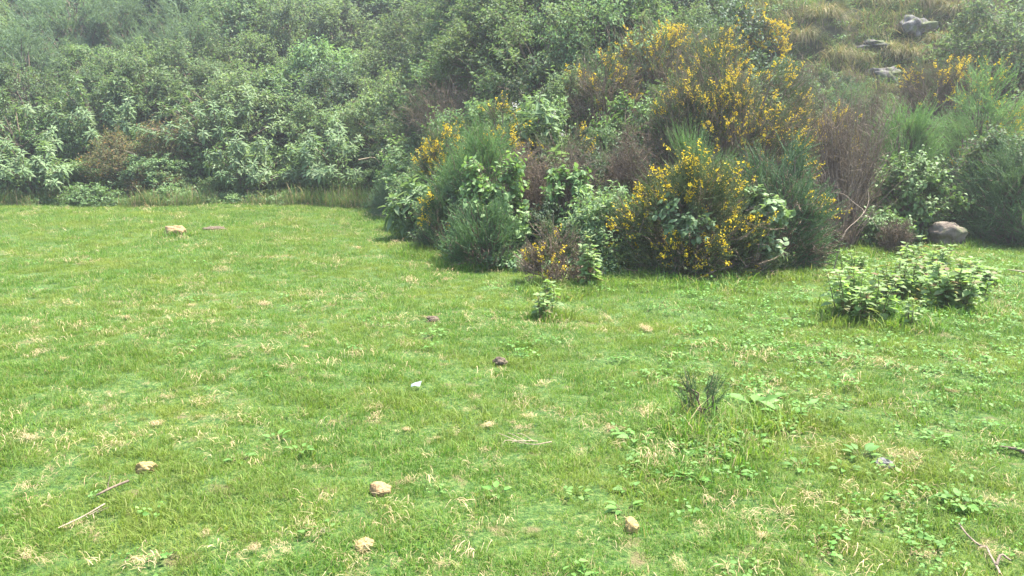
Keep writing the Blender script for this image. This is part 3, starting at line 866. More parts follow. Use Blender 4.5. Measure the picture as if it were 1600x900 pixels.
# rough grass and low herbs under the bushes and over the bank
n = 9000
x = np.where(rs.uniform(0, 1, n) < 0.7, rs.uniform(-3, 12, n), rs.uniform(-18, -2, n)); y = foot(x) + np.where(x < -3, rs.uniform(0.1, 4, n), rs.uniform(-0.5, 11, n))
x2 = rs.uniform(-2.4, 4.6, 1500); y2 = foot(x2) + rs.uniform(-1.6, 0.2, 1500) - 0.25 * np.sin(x2 * 2.3)
x = np.concatenate([x, x2]); y = np.concatenate([y, y2]); n = len(x)
pa = np.stack([x, y, height(x, y)], 1)
rot = np.stack([rs.normal(0, 0.2, n) - 0.2, rs.normal(0, 0.2, n), rs.uniform(0, 6.28, n)], 1)
uv = [blades(350 + i, 22, 0.13, 0.17, 0.006, 0.8, M['grass'], 3) for i in range(3)] + [leaflets(360 + i, 26, 0.13, 0.05, 0.6, M['leafy'], 0.12) for i in range(3)]
scatter_stuff('undergrowth', pa, rot, rs.uniform(0.6, 1.5, n), rs.randint(0, 6, n), uv, M['grass'])

n = 3000
x = rs.uniform(5.2, 15, n); sb = rs.uniform(4.0, 11.5, n); y = foot(x) + sb
kk = (0.5 + 0.5 * np.sin(x * 2.7 + 1.5 * np.sin(y * 2.1)) * np.sin(y * 2.9)) > rs.uniform(0, 0.75, n)
x = x[kk]; y = y[kk]; n = len(x)
rot = np.stack([rs.normal(-0.35, 0.2, n), rs.normal(0, 0.2, n), rs.normal(0, 0.6, n)], 1)
bv = [blades(370 + i, 40, 0.17, 0.22 - 0.03 * i, 0.010, 1.2, M[('tussock', 'reed', 'tussock', 'deadtwig', 'reed')[i]], 4) for i in range(5)]
scatter_stuff('bank_grass', np.stack([x, y, height(x, y)], 1), rot, rs.uniform(0.6, 1.5, n), rs.randint(0, 5, n), bv, M['tussock'])

# ------------------------------------------------------------------ the big plants of the thicket
def hero(name, builder, px, d, top, width, label, cat, group=None, rz=0.0, sink=0.0, **kw):
    """a plant of its own: centre column px, distance d, top row and width as seen from the path"""
    c = at(px, top, d)
    z0 = hz(c.x, d) - sink
    W = width / FPX * d / cp * 1.0
    H = max(0.25, c.z - z0)
    parts = builder(W=W, H=H, **kw)
    return plant(name, parts, label, cat, (c.x, d, z0), rz, group)

def GORSE(W, H, seed, k=1.0, **kw):
    area = W * H + W * W * 0.4
    n = int(min(80, 13 * area * k + 9))
    return spiny(seed, W, H, n=n, **kw)

# -- gorse in flower
hero('gorse_bush', GORSE, 1082, 9.9, 236, 200, 'round gorse bush thick with yellow flowers at the lawn edge, pale bramble in its middle', 'bush', 'gorse bushes in flower',
     seed=1, k=2.2, per=46, npt=24, flower=0.55, dead=0.14, flpc=44, zw=0.0, low=0.03, mat='gorse', up=0.35, flat=1.25)
hero('gorse_bush', GORSE, 1228, 10.5, 200, 165, 'tall dark blue green gorse bush with few flowers, next to the bare brown stems', 'bush', 'gorse bushes in flower',
     seed=2, k=1.7, per=46, npt=26, flower=0.10, dead=0.2, mat='gorseblue', up=0.5, flat=1.25)
hero('gorse_bush', GORSE, 872, 9.15, 345, 105, 'small brownish gorse bush sprinkled with yellow in front of the thicket beside the leafy sapling', 'bush', 'gorse bushes in flower',
     seed=3, per=36, npt=22, shoot=0.17, need=0.026, flower=0.35, dead=0.75, flpc=30, fsz=0.017, mat='gorse')
hero('gorse_bush', GORSE, 1165, 13.4, 46, 190, 'tallest yellow flowered gorse bush, rising above the round one', 'bush', 'gorse bushes in flower',
     seed=4, per=42, npt=24, flower=0.5, dead=0.45, flpc=46, zw=0.4, fsz=0.022)
hero('gorse_bush', GORSE, 1075, 13.4, 92, 130, 'dark gorse bush with scattered yellow sprays behind the dead grey shrub', 'bush', 'gorse bushes in flower',
     seed=5, per=42, npt=24, flower=0.22, dead=0.6, flpc=40)
hero('gorse_bush', GORSE, 1035, 16.5, 16, 170, 'brown tinged gorse bush flowering orange yellow high on the spur', 'bush', 'gorse bushes in flower',
     seed=6, per=40, npt=22, flower=0.4, dead=0.7, flpc=34, zw=0.4, fsz=0.024, need=0.036, nw=0.007)
hero('gorse_bush', GORSE, 945, 15.4, 72, 120, 'half dead gorse bush with thin flowers above the white headed broadleaf shrub', 'bush', 'gorse bushes in flower',
     seed=7, per=40, npt=22, flower=0.2, dead=0.8, flpc=34, fsz=0.022, need=0.036, nw=0.007)
hero('gorse_bush', GORSE, 690, 14.6, 185, 70, 'narrow gorse bush with a yellow head leaning on the feathery broom', 'bush', 'gorse bushes in flower',
     seed=8, per=38, npt=22, flower=0.5, dead=0.4, flpc=50, fsz=0.022)
hero('gorse_bush', GORSE, 1185, 19.5, -22, 90, 'distant gorse bush of bright yellow bloom cut by the top edge of the view', 'bush', 'gorse bushes in flower',
     seed=9, per=40, npt=20, flower=0.75, dead=0.4, flpc=70, fsz=0.030, need=0.045, nw=0.009)
hero('gorse_bush', GORSE, 1300, 14.8, 120, 92, 'gorse bush with a flat yellow crest behind the bare brown stems', 'bush', 'gorse bushes in flower',
     seed=10, per=40, npt=22, flower=0.4, dead=0.6, flpc=60, fsz=0.022)
hero('gorse_bush', GORSE, 1475, 18.6, 84, 110, 'brown and yellow gorse bush below the tussocks of the grassy bank', 'bush', 'gorse bushes in flower',
     seed=12, per=40, npt=20, flower=0.4, dead=0.75, flpc=52, fsz=0.024, need=0.038, nw=0.007)
hero('gorse_bush', GORSE, 1545, 15.4, 84, 150, 'wide soft green gorse bush with a few flowers right of the bank', 'bush', 'gorse bushes in flower',
     seed=13, per=46, npt=26, flower=0.16, dead=0.15, flpc=30, mat='broom', up=0.4, spread=0.7, shoot=0.3)
hero('gorse_bush', GORSE, 780, 13.9, 150, 80, 'thin gorse bush showing yellow sprays under the white headed broadleaf shrub', 'bush', 'gorse bushes in flower',
     seed=14, per=36, npt=22, flower=0.4, dead=0.5, flpc=46, fsz=0.022)
hero('gorse_bush', GORSE, 885, 13.2, 175, 90, 'dull gorse bush between the feathery broom and the dead shrubs', 'bush', 'gorse bushes in flower',
     seed=15, per=40, npt=22, flower=0.2, dead=0.6, flpc=30)
hero('gorse_bush', GORSE, 1010, 11.6, 265, 80, 'low shaded gorse bush in the gap below the grey dead shrub', 'bush', 'gorse bushes in flower',
     seed=16, per=36, npt=22, flower=0.25, dead=0.5, flpc=24)

hero('gorse_bush', GORSE, 1112, 15.4, 28, 150, 'gorse bush thick with gold flowers between the tallest one and the brown tinged one', 'bush', 'gorse bushes in flower',
     seed=17, per=40, npt=20, flower=0.36, dead=0.55, flpc=38, fsz=0.024, need=0.038, nw=0.0085)
hero('gorse_bush', GORSE, 1225, 14.6, 95, 120, 'gorse bush in bloom left of the flat yellow crest', 'bush', 'gorse bushes in flower',
     seed=18, per=40, npt=20, flower=0.4, dead=0.5, flpc=44, fsz=0.022, need=0.038, nw=0.0085)

# -- feathery broom and heath
hero('broom_bush', GORSE, 760, 12.8, 190, 150, 'bright green feathery broom rising behind the low dark heath', 'bush', 'feathery broom bushes',
     seed=20, k=2.0, per=28, npt=26, mat='broom', up=0.45, spread=0.7, shoot=0.32, need=0.04, nw=0.0075, angle=0.45, dead=0.12)
hero('broom_bush', GORSE, 1422, 15.0, 118, 105, 'tall pale feathery broom behind the bright bramble and right of the bare stems', 'bush', 'feathery broom bushes',
     seed=21, k=1.7, per=26, npt=28, mat='broom', up=0.5, spread=0.65, shoot=0.38, need=0.042, nw=0.008, angle=0.45, dead=0.15)
hero('broom_bush', GORSE, 1090, 11.5, 190, 70, 'small fresh green broom poking out above the round gorse', 'bush', 'feathery broom bushes',
     seed=22, k=1.5, per=26, npt=28, mat='broom', up=0.9, spread=0.45, shoot=0.4, need=0.04, nw=0.0075, angle=0.45, dead=0.1)
hero('heath_bush', GORSE, 756, 10.75, 316, 132, 'low dome of dark green heath with a dark shadow on the lawn', 'bush',
     seed=23, k=2.6, per=44, npt=22, mat='heath', up=0.6, spread=0.75, shoot=0.17, need=0.026, nw=0.0075, angle=0.4, dead=0.12, low=0.0)
hero('heath_bush', GORSE, 690, 12.2, 300, 90, 'smaller shaded heath bush tucked between the dark dome and the big leaved plant', 'bush',
     seed=24, k=1.8, per=46, npt=24, mat='gorseblue', up=0.6, shoot=0.2, need=0.026, nw=0.005, angle=0.45, dead=0.2, flower=0.15)
hero('broom_bush', GORSE, 1612, 13.0, 205, 170, 'dense dark green bush over the shady corner of lawn beside the boulder', 'bush',
     seed=25, k=1.4, per=40, npt=24, mat='heath', up=0.35, spread=0.75, shoot=0.3, need=0.038, nw=0.009, dead=0.12)

# -- dead shrubs
def DEAD(W, H, seed, **kw):
    return dead(seed, W, H, **kw)
hero('dead_shrub', DEAD, 985, 11.9, 165, 90, 'grey brown dead shrub of fine upright twigs left of the round gorse', 'shrub', 'dead brown shrubs', seed=30, n=110, side=22, tuft=11)
hero('dead_shrub', DEAD, 895, 11.6, 195, 90, 'brown dead shrub with hanging stems behind the small front gorse', 'shrub', 'dead brown shrubs', seed=31, n=90, side=20, tuft=10)
hero('dead_shrub', DEAD, 822, 11.9, 200, 75, 'dead brown shrub beside the feathery broom, above the dark heath dome', 'shrub', 'dead brown shrubs', seed=32, n=90, side=20, tuft=10)
hero('dead_shrub', DEAD, 1332, 13.0, 108, 130, 'tall bare brown shrub of bundled stems right of the blue green gorse', 'shrub', 'dead brown shrubs', seed=33, n=150, side=18, tuft=10, r0=0.014, lean=0.5, stem='deadstem')
hero('dead_shrub', DEAD, 1322, 12.2, 225, 105, 'splayed bare stems falling towards the grass below the tall bare brown shrub', 'shrub', 'dead brown shrubs', seed=43, n=70, side=7, tuft=4, r0=0.013, lean=1.1, stem='deadstem')
hero('dead_shrub', DEAD, 960, 10.6, 300, 70, 'low dead shrub with rusty tips at the edge of the lawn', 'shrub', 'dead brown shrubs', seed=34, n=50, side=20, tuft=12)
hero('dead_shrub', DEAD, 1245, 17.2, 82, 110, 'dead brown brush below the left end of the grassy bank', 'shrub', 'dead brown shrubs', seed=35, n=100, side=22, tuft=11)
hero('dead_shrub', DEAD, 1385, 17.2, 105, 90, 'thin dead shrub below the rocks of the grassy bank', 'shrub', 'dead brown shrubs', seed=36, n=80, side=20, tuft=10)
hero('dead_shrub', DEAD, 1402, 11.8, 330, 60, 'low heap of dry brown twigs in front of the bright bramble', 'shrub', 'dead brown shrubs', seed=37, n=46, side=16, tuft=10)
hero('dead_shrub', DEAD, 1300, 11.6, 345, 55, 'low rusty brush at the foot of the bare brown stems', 'shrub', 'dead brown shrubs', seed=38, n=46, side=16, tuft=12)
hero('dead_shrub', DEAD, 1120, 14.6, 110, 110, 'dark brown dead growth between the two tall gorse bushes', 'shrub', 'dead brown shrubs', seed=39, n=90, side=20, tuft=11)
for i, (px, d, tp, w, lb) in enumerate([(1290, 26.5, -40, 170, 'wide purple brown leafless shrub above the left part of the grassy bank'),
                                        (1390, 27.0, -42, 120, 'leafless shrub of thin fanned stems above the rocks of the bank'),
                                        (1225, 24.5, -15, 90, 'bare grey twiggy shrub beside the topmost yellow gorse')]):
    hero('bare_shrub', DEAD, px, d, tp, w, lb, 'shrub', 'leafless shrubs above the bank', seed=40 + i, n=120, side=24, tuft=10, lean=0.4, r0=0.012)

# -- leafy things in the thicket
def LEAFY(W, H, seed, k=1.0, **kw):
    area = W * H + W * W * 0.4
    n = int(min(60, 9 * area * k + 7))
    return leafy(seed, W, H, n=n, **kw)

hero('bramble_bush', LEAFY, 1430, 13.4, 222, 105, 'bright green bramble of small shiny leaves left of the boulder', 'bush', 'leafy brambles',
     seed=50, k=1.6, leaf=0.07, ratio=0.7, per=22, lpt=8, mat='bramble', tmpl=T_LEAF, tw=0.26)
hero('bramble_bush', LEAFY, 1384, 12.4, 318, 72, 'low bramble with pale leaves behind the bent pale branch', 'bush', 'leafy brambles',
     seed=51, k=1.6, leaf=0.06, ratio=0.7, per=20, lpt=8, mat='bramble', tmpl=T_LEAF, tw=0.2)
hero('bramble_bush', LEAFY, 1592, 13.4, 176, 100, 'tall bramble with arching shoots at the right border, above the dark bush', 'bush', 'leafy brambles',
     seed=52, k=1.3, leaf=0.07, ratio=0.62, per=22, lpt=8, mat='leafy', tmpl=T_LEAF, tw=0.34)
hero('bramble_bush', LEAFY, 1072, 9.45, 268, 70, 'pale leaved bramble growing through the round gorse', 'bush', 'leafy brambles',
     seed=53, k=0.9, leaf=0.075, ratio=0.72, per=12, lpt=6, mat='bugweed', tmpl=T_LEAF, tw=0.16, low=0.45)
hero('bramble_bush', LEAFY, 885, 11.2, 235, 60, 'light leafy climber between two dead shrubs', 'bush', 'leafy brambles',
     seed=54, k=1.5, leaf=0.085, ratio=0.62, per=16, lpt=7, mat='bramble', tmpl=T_LEAF, tw=0.2)
hero('bramble_bush', LEAFY, 775, 11.3, 235, 90, 'pale leafy bramble in the shade above the dark heath dome', 'bush', 'leafy brambles',
     seed=55, k=1.4, leaf=0.08, ratio=0.66, per=18, lpt=7, mat='bramble', tmpl=T_LEAF, tw=0.2)
hero('bramble_bush', LEAFY, 1200, 9.75, 265, 50, 'heart shaped leaves of a climber on the side of the blue green gorse', 'bush', 'leafy brambles',
     seed=56, k=1.6, leaf=0.09, ratio=0.8, per=12, lpt=6, mat='bugweed', tmpl=T_LEAF, tw=0.16, low=0.3)
hero('bramble_bush', LEAFY, 1000, 14.3, 130, 90, 'green leafy bramble in the gap above the grey dead shrub', 'bush', 'leafy brambles',
     seed=57, k=1.3, leaf=0.08, ratio=0.55, per=20, lpt=8, mat='bramble', tw=0.28)

# -- big leaved nightshade shrubs, each large leaf a part
def BIG(W, H, seed, **kw):
    return rosette_shrub(seed, W, H, **kw)
hero('broadleaf_shrub', BIG, 662, 13.6, 262, 125, 'big grey green leaves of a broadleaf shrub at the corner of the thicket', 'shrub', 'big leaved shrubs', seed=60, n=22, per=10, leaf=0.27, single=200, dense=700)
hero('broadleaf_shrub', BIG, 828, 14.4, 122, 110, 'broadleaf shrub topped with whitish flower heads in the middle of the thicket', 'shrub', 'big leaved shrubs', seed=61, n=18, per=10, leaf=0.24, single=160, dense=700, buds=0.5)
hero('broadleaf_shrub', BIG, 870, 12.2, 205, 75, 'slender broadleaf shrub with drooping leaves before the dull gorse', 'shrub', 'big leaved shrubs', seed=62, n=12, per=9, leaf=0.22, single=110, dense=300)
BIGS = []
for i, (px, d, tp, w, lb, sg, nn) in enumerate([
        (45, 21.6, 205, 150, 'broadleaf shrub with pale whorls low at the left border, by the meadow', 130, 20),
        (30, 24.0, 125, 170, 'spreading broadleaf shrub with layered pale whorls over a dark hollow at the left border', 130, 24),
        (145, 24.5, 95, 110, 'broadleaf shrub with two pale tops behind the rusty shrub', 100, 16),
        (345, 24.0, 100, 190, 'widest pale broadleaf shrub in the middle of the left hillside', 160, 30),
        (385, 22.0, 180, 130, 'broadleaf shrub hanging pale leaves over the dark hollow by the meadow', 120, 20),
        (520, 22.4, 165, 170, 'low spreading broadleaf shrub with yellow green whorls left of the brown shrub', 130, 24),
        (200, 25.0, 90, 100, 'upright broadleaf shrub with a flat pale top beside the rusty shrub', 90, 16)]):
    BIGS.append((at(px, tp, d).x, d)); hero('broadleaf_shrub', BIG, px, d, tp, w * 1.25, lb, 'shrub', 'big leaved shrubs', seed=63 + i, n=int(nn * 2.2), per=12, leaf=0.21, ratio=0.34, single=280, dense=2500, low=0.15, sub=3)

# ------------------------------------------------------------------ hillside cover: prototypes, then copies
PROTO = {}
def proto(key, fn):
    PROTO.setdefault(key, []).append(fn)

for s in range(4):
    proto('leafy', leafy(400 + s, 2.4, 2.2, leaf=(0.115, 0.09, 0.13, 0.10)[s], ratio=0.42, n=42, per=22, lpt=10, mat='leafy', tw=0.36, flat=0.95, up=0.45, fill=(0.6, 1.0)))
for s in range(3):
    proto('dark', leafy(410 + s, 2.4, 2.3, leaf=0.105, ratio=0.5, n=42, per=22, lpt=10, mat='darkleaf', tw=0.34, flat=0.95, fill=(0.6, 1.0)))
for s in range(3):
    proto('olive', leafy(420 + s, 2.4, 2.3, leaf=0.10, ratio=0.42, n=44, per=22, lpt=10, mat='olive', tw=0.36, up=0.6, flat=0.95, fill=(0.6, 1.0)))
for s in range(2):
    proto('rust', leafy(430 + s, 2.0, 1.8, leaf=0.075, ratio=0.5, n=40, per=18, lpt=9, mat='rust', tw=0.36, extra=('orangeleaf', 0.12, 0.06)))
for s in range(2):
    proto('brown', dead(440 + s, 2.2, 2.0, n=110, side=26, tuft=9, lean=0.5))
for s in range(3):
    proto('soft', spiny(450 + s, 2.4, 2.3, n=52, per=34, npt=14, shoot=0.34, need=0.075, nw=0.018, mat='soft', up=0.35, spread=0.8, dead=0.05, fill=(0.6, 1.0)))
for s in range(2):
    proto('low', leafy(460 + s, 2.0, 1.1, leaf=0.10, ratio=0.62, n=40, per=16, lpt=8, mat='bramble', tw=0.3, up=0.15))

NAMES = {'leafy': ('leafy_shrub', 'shrub', 'mid green leafy shrub in the dense cover of the left hillside', 'leafy shrubs on the hillside'),
         'dark': ('dark_shrub', 'shrub', 'dark glossy shrub in a shaded part of the dense hillside cover', 'dark shrubs on the hillside'),
         'olive': ('olive_shrub', 'shrub', 'pale olive green fine leaved shrub among the hillside cover', 'olive green shrubs on the hillside'),
         'rust': ('rusty_shrub', 'shrub', 'shrub with brownish and orange tinged leaves on the left hillside', 'rusty shrubs on the hillside'),
         'brown': ('brown_shrub', 'shrub', 'brown twiggy shrub standing among the green hillside cover', 'brown shrubs on the hillside'),
         'soft': ('feathery_shrub', 'shrub', 'soft feathery grey green shrub high on the hillside', 'feathery shrubs on the hillside'),
         'low': ('leafy_bramble', 'bush', 'low light green leafy bramble at the foot of the left hillside', 'low brambles along the meadow edge')}
HILL_N = [0]
HILL_ALL = []
def hill_plant(kind, x, y, s, sz=1.0):
    nm, cat, lb, grp = NAMES[kind]
    i = HILL_N[0]; HILL_N[0] += 1
    parts = PROTO[kind][i % len(PROTO[kind])]
    t = plant(nm, parts, lb, cat, (x, y, hz(x, y) - 0.12), random.uniform(0, 6.28), grp, (s, s, s * sz))
    HILL_ALL.append((kind, x, y, t))

rsH = np.random.RandomState(77)
placed = []
def too_near(x, y, r):
    for (a, b, q) in placed:
        if (a - x) ** 2 + (b - y) ** 2 < (r * 0.5 + q * 0.5) ** 2:
            return True
    return False

def kind_at(x, y):
    px, py = see(x, y, hz(x, y) + 1.3)
    u = rsH.uniform()
    if px < 640 and y < foot(x) + 2.0:
        return 'low' if u < 0.5 else ('leafy' if u < 0.8 else 'dark')
    if 130 < px < 330 and 120 < py < 270 and u < 0.55:
        return 'rust'
    if 630 < px < 800 and 80 < py < 215:
        return 'brown' if u < 0.72 else 'leafy'
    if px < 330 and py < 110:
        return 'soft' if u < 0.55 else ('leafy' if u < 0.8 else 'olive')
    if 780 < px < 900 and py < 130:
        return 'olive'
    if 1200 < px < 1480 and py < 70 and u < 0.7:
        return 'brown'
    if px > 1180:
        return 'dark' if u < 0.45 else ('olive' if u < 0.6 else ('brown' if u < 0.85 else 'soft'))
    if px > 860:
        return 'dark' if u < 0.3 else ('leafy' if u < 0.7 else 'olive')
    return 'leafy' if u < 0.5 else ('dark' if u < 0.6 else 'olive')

tries = 0
while tries < 14000:
    tries += 1
    y = rsH.uniform(12.0, 50.0)
    x = rsH.uniform(-1, 1) * (0.70 * y + 4)
    s0 = y - foot(x)
    if s0 < 0.5:
        continue
    # leave the front of the spur and the grassy bank to their own plants
    if x > -2.2 and y < 17.0:
        continue
    if 5.4 < x < 13.5 and s0 < 9.8:
        continue
    if x > 13.5 and y < 16:
        continue
    base = 1.1 if s0 < 2.5 else (1.28 if s0 < 9 else 1.55)
    r = base * rsH.uniform(0.85, 1.25)
    if too_near(x, y, r):
        continue
    placed.append((x, y, r))
    px, py = see(x, y, hz(x, y) + 1.2)
    if py < -130 or px < -260 or px > 1860:
        continue
    k = kind_at(x, y)
    sc = r / 1.5 * rsH.uniform(0.95, 1.2)
    if any(by - 3.2 < y < by + 0.5 and abs(x - bx) < 1.4 for bx, by in BIGS):
        k = 'low'; sc *= 0.8
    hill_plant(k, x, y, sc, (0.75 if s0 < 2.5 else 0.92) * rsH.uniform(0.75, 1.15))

# shrubs at fixed places on the spur
for kind, px, py, d, s in [('brown', 700, 190, 18.0, 0.95), ('brown', 660, 235, 19.5, 0.8), ('olive', 850, 110, 19.0, 1.05), ('olive', 790, 120, 20.5, 1.0), ('dark', 760, 120, 23, 1.0),
                           ('dark', 945, 70, 19.5, 1.0), ('leafy', 900, 60, 18.5, 0.9), ('dark', 1480, 40, 24.5, 1.1), ('olive', 1570, 75, 17.5, 1.15), ('rust', 1585, 100, 16.5, 0.9),
                           ('dark', 1120, 60, 19.5, 1.0), ('dark', 1215, 130, 17.8, 0.8), ('soft', 1330, 140, 15.8, 0.62), ('soft', 1395, 150, 14.6, 0.6), ('leafy', 1500, 180, 14.6, 0.6),
                           ('dark', 1480, 230, 12.6, 0.55), ('dark', 1150, 200, 12.2, 0.6), ('dark', 940, 220, 13.0, 0.6), ('leafy', 1060, 160, 14.8, 0.7), ('soft', 1240, 150, 14.6, 0.7),
                           ('leafy', 740, 200, 15.4, 0.7), ('dark', 700, 250, 15.0, 0.5), ('dark', 1330, 200, 12.4, 0.55), ('leafy', 1650, 150, 14.5, 0.9), ('dark', 1700, 220, 12.5, 0.8),
                           ('leafy', 630, 250, 19.0, 0.55), ('low', 590, 290, 19.8, 0.4)]:
    c = at(px, py, d)
    if px > 1300:
        d += 2.2
        c = at(px, py, d)
    hill_plant(kind, c.x, d, s)

# rust tinged shrubs by the pale broadleaf ones, brown scrub on the bank
for kind, px, py, d, s in [('rust', 180, 190, 22.8, 0.8), ('rust', 255, 170, 23.2, 0.9), ('rust', 235, 235, 22.0, 0.6), ('brown', 1255, 85, 20.5, 0.4), ('brown', 1330, 100, 20.2, 0.35), ('brown', 1440, 95, 20.4, 0.4), ('brown', 1500, 60, 22.6, 0.45),
                           ('brown', 1310, 25, 25.0, 0.7), ('brown', 1250, 20, 25.5, 0.7), ('brown', 1380, 18, 25.8, 0.7), ('rust', 1420, 45, 23.6, 0.3), ('soft', 1300, 60, 22.8, 0.3)]:
    c = at(px, py, d)
    hill_plant(kind, c.x, d, s)
# low growth filling the spaces between the bushes of the spur
fill_at = []
tries = 0
while tries < 1500 and len(fill_at) < 64:
    tries += 1
    x = rsH.uniform(-2.6, 7.6); y = float(foot(x)) + rsH.uniform(-0.9, 4.5)
    if x > 4.9 and y < float(foot(x)) + 0.2:
        continue
    if any((x - a) ** 2 + (y - b) ** 2 < 0.52 for a, b in fill_at):
        continue
    fill_at.append((x, y))
    hill_plant(('dark', 'leafy', 'brown', 'olive', 'dark', 'soft', 'brown')[len(fill_at) % 7], x, y, rsH.uniform(0.36, 0.56), 1.0)

# each by its kind, its height on the hill and its place in that row
LOOK = {'leafy': 'mid green leafy shrub', 'dark': 'dark glossy leaved shrub', 'olive': 'pale olive fine leaved shrub', 'rust': 'rust tinged leafy shrub',
        'brown': 'brown twiggy shrub', 'soft': 'soft feathery grey green shrub', 'low': 'low light green bramble'}
ORD = ['leftmost', 'second', 'third', 'fourth', 'fifth', 'sixth', 'seventh', 'eighth', 'ninth', 'tenth', 'eleventh', 'twelfth', 'thirteenth', 'fourteenth', 'fifteenth', 'sixteenth',
       'seventeenth', 'eighteenth', 'nineteenth', 'twentieth']
rows = {}
for kind, x, y, t in HILL_ALL:
    px, py = see(x, y, hz(x, y) + 1.2)
    if px < -40 or px > 1640 or py < -40:
        t['label'] = LOOK[kind] + ' beyond the border of the view'
        continue
    s0 = y - float(foot(x))
    side = 'on the spur' if (x > -2.2 and px > 640) else 'on the hillside'
    band = 'at the foot' if s0 < 2.5 else ('low' if s0 < 6 else ('halfway up' if s0 < 11 else ('high' if s0 < 17 else 'very high')))
    rows.setdefault((kind, band, side), []).append((px, t))
for (kind, band, side), lst in rows.items():
    if band == 'at the foot':
        side = side.replace('on', 'of', 1)
    lst.sort(key=lambda q: q[0])
    for i, (px, t) in enumerate(lst):
        o_ = ORD[min(i, 19)] + ('' if i == 0 else ' from the left')
        t['label'] = (LOOK[kind] + ' ' + band + ' ' + side) if len(lst) == 1 else (o_ + ' ' + LOOK[kind] + ' ' + band + ' ' + side).replace('second from the left ' , 'second from left ')

# ------------------------------------------------------------------ grassy bank: tussocks and rock
def tussock_mesh(seed):
    rs = np.random.RandomState(seed)
    n = 520
    an = rs.uniform(0, 2 * PI, n); rr = 0.24 * np.sqrt(rs.uniform(0, 1, n))
    a = np.stack([np.cos(an) * rr, np.sin(an) * rr, 0.22 * (1 - (rr / 0.24) ** 2)], 1)
    L = rs.uniform(0.25, 0.6, n)
    dr = an + rs.normal(0, 0.4, n)
    c = a + np.stack([np.cos(dr) * L * 0.75, np.sin(dr) * L * 0.75, rs.uniform(-0.3, 0.22, n)], 1)
    m = a * 0.6 + c * 0.4; m[:, 2] = a[:, 2] + L * rs.uniform(0.35, 0.75, n)
    b = Bag()
    W = 0.009 * rs.uniform(0.6, 1.2, n)[:, None] * np.linspace(1, 0.5, 5)[None]
    ribbons(b, bez(a, m, c, 5), W, nrm(np.stack([-np.sin(dr), np.cos(dr), 0 * dr], 1)))
    core = Bag()
    return b.mesh('blades', M['tussock'])
TUS = [tussock_mesh(500 + i) for i in range(3)]
k = 0
for px, py, d, s, lb in [(1255, 62, 19.8, 1.5, 'yellow green grass tussock at the left end of the bank'), (1285, 55, 20.2, 1.7, 'bright green grass tussock second from the left end of the bank'),
                         (1345, 88, 19.2, 1.2, 'drooping straw coloured tussock left of the dark rock hollow'), (1390, 66, 19.6, 1.5, 'grass tussock overhanging the dark rock hollow'),
                         (1420, 72, 19.5, 1.8, 'largest straw tussock, hanging down right of the rock hollow'), (1360, 38, 21.0, 1.6, 'green grass tussock above the pale rock of the bank'),
                         (1450, 40, 21.0, 1.6, 'green grass tussock at the top of the bank right of the rocks'), (1490, 56, 20.4, 1.7, 'dry yellow tussock at the right end of the bank'),
                         (1390, 108, 18.2, 0.8, 'small pale tussock below the rock hollow'), (1310, 80, 19.3, 1.4, 'dull grass tussock above the dead brown brush'), (1465, 66, 19.8, 1.5, 'dry tussock between the rocks and the right end of the bank')]:
    d += 2.0
    c = at(px, py, d)
    plant('grass_tussock', [('blades', TUS[k % 3])], lb, 'grass tussock', (c.x, d, hz(c.x, d) - 0.05), k * 1.3, 'grass tussocks on the bank', (s * 0.85, s * 0.85, s * 0.7))
    k += 1
for i, (px, py, d, sz, lb) in enumerate([(1362, 62, 19.9, (0.38, 0.3, 0.22), 'pale grey weathered rock showing in the middle of the grassy bank'),
                                         (1430, 50, 20.4, (0.40, 0.32, 0.36), 'dark cracked grey rock at the top of the grassy bank'),
                                         (1385, 88, 19.0, (0.36, 0.25, 0.3), 'shaded rock in the hollow under the hanging tussocks')]):
    d += 1.7
    c = at(px, py, d)
    o = link('bank_rock', rock('bank_rock', 20 + i, (sz[0] * 1.05, sz[1] * 1.0, sz[2] * 0.75), M['outcrop'], 4, 0.6)); o.location = (c.x, d, hz(c.x, d) + sz[2] * 0.28)
    tag(o, lb, 'rock', 'rocks of the grassy bank')

# ------------------------------------------------------------------ plants on the lawn
def lawn_plant(name, builder, px, base, top, width, label, cat, group=None, **kw):
    g = on_ground(px, base)
    d = g.y
    z1 = at(px, top, d).z
    return plant(name, builder(W=width / FPX * d / cp, H=max(0.1, z1 - g.z), **kw), label, cat, tuple(g), 0.0, group)
def WEED(W, H, seed, **kw):
    return weed_clump(seed, W, H, **kw)
G5 = 'leafy weeds on the lawn in front of the boulder'
lawn_plant('leafy_weed', WEED, 1346, 496, 406, 150, 'widest leafy weed clump, with dark stems, left of the group before the boulder', 'plant', G5, seed=80, stems=24, pairs=9, leaf=0.085, single=300, inner=20)
lawn_plant('leafy_weed', WEED, 1445, 432, 356, 92, 'upright leafy weed just in front of the boulder', 'plant', G5, seed=81, stems=16, pairs=9, leaf=0.085, single=300, inner=40)
lawn_plant('leafy_weed', WEED, 1484, 486, 396, 106, 'leafy weed with the largest drooping leaves, right of the group before the boulder', 'plant', G5, seed=82, stems=16, pairs=9, leaf=0.105, single=300, inner=40)
lawn_plant('leafy_weed', WEED, 1528, 448, 398, 72, 'leafy weed farthest to the side, leaning towards the fallen stick', 'plant', G5, seed=83, stems=13, pairs=8, leaf=0.095, single=240, inner=60)
lawn_plant('leafy_weed', WEED, 1424, 510, 446, 44, 'single stemmed small weed standing nearest in the group before the boulder', 'plant', G5, seed=84, stems=4, pairs=7, leaf=0.06, single=120)
lawn_plant('leafy_weed', WEED, 1405, 470, 388, 104, 'leafy weed filling the gap behind the small single stemmed one', 'plant', G5, seed=88, stems=16, pairs=9, leaf=0.085, single=260, inner=40)
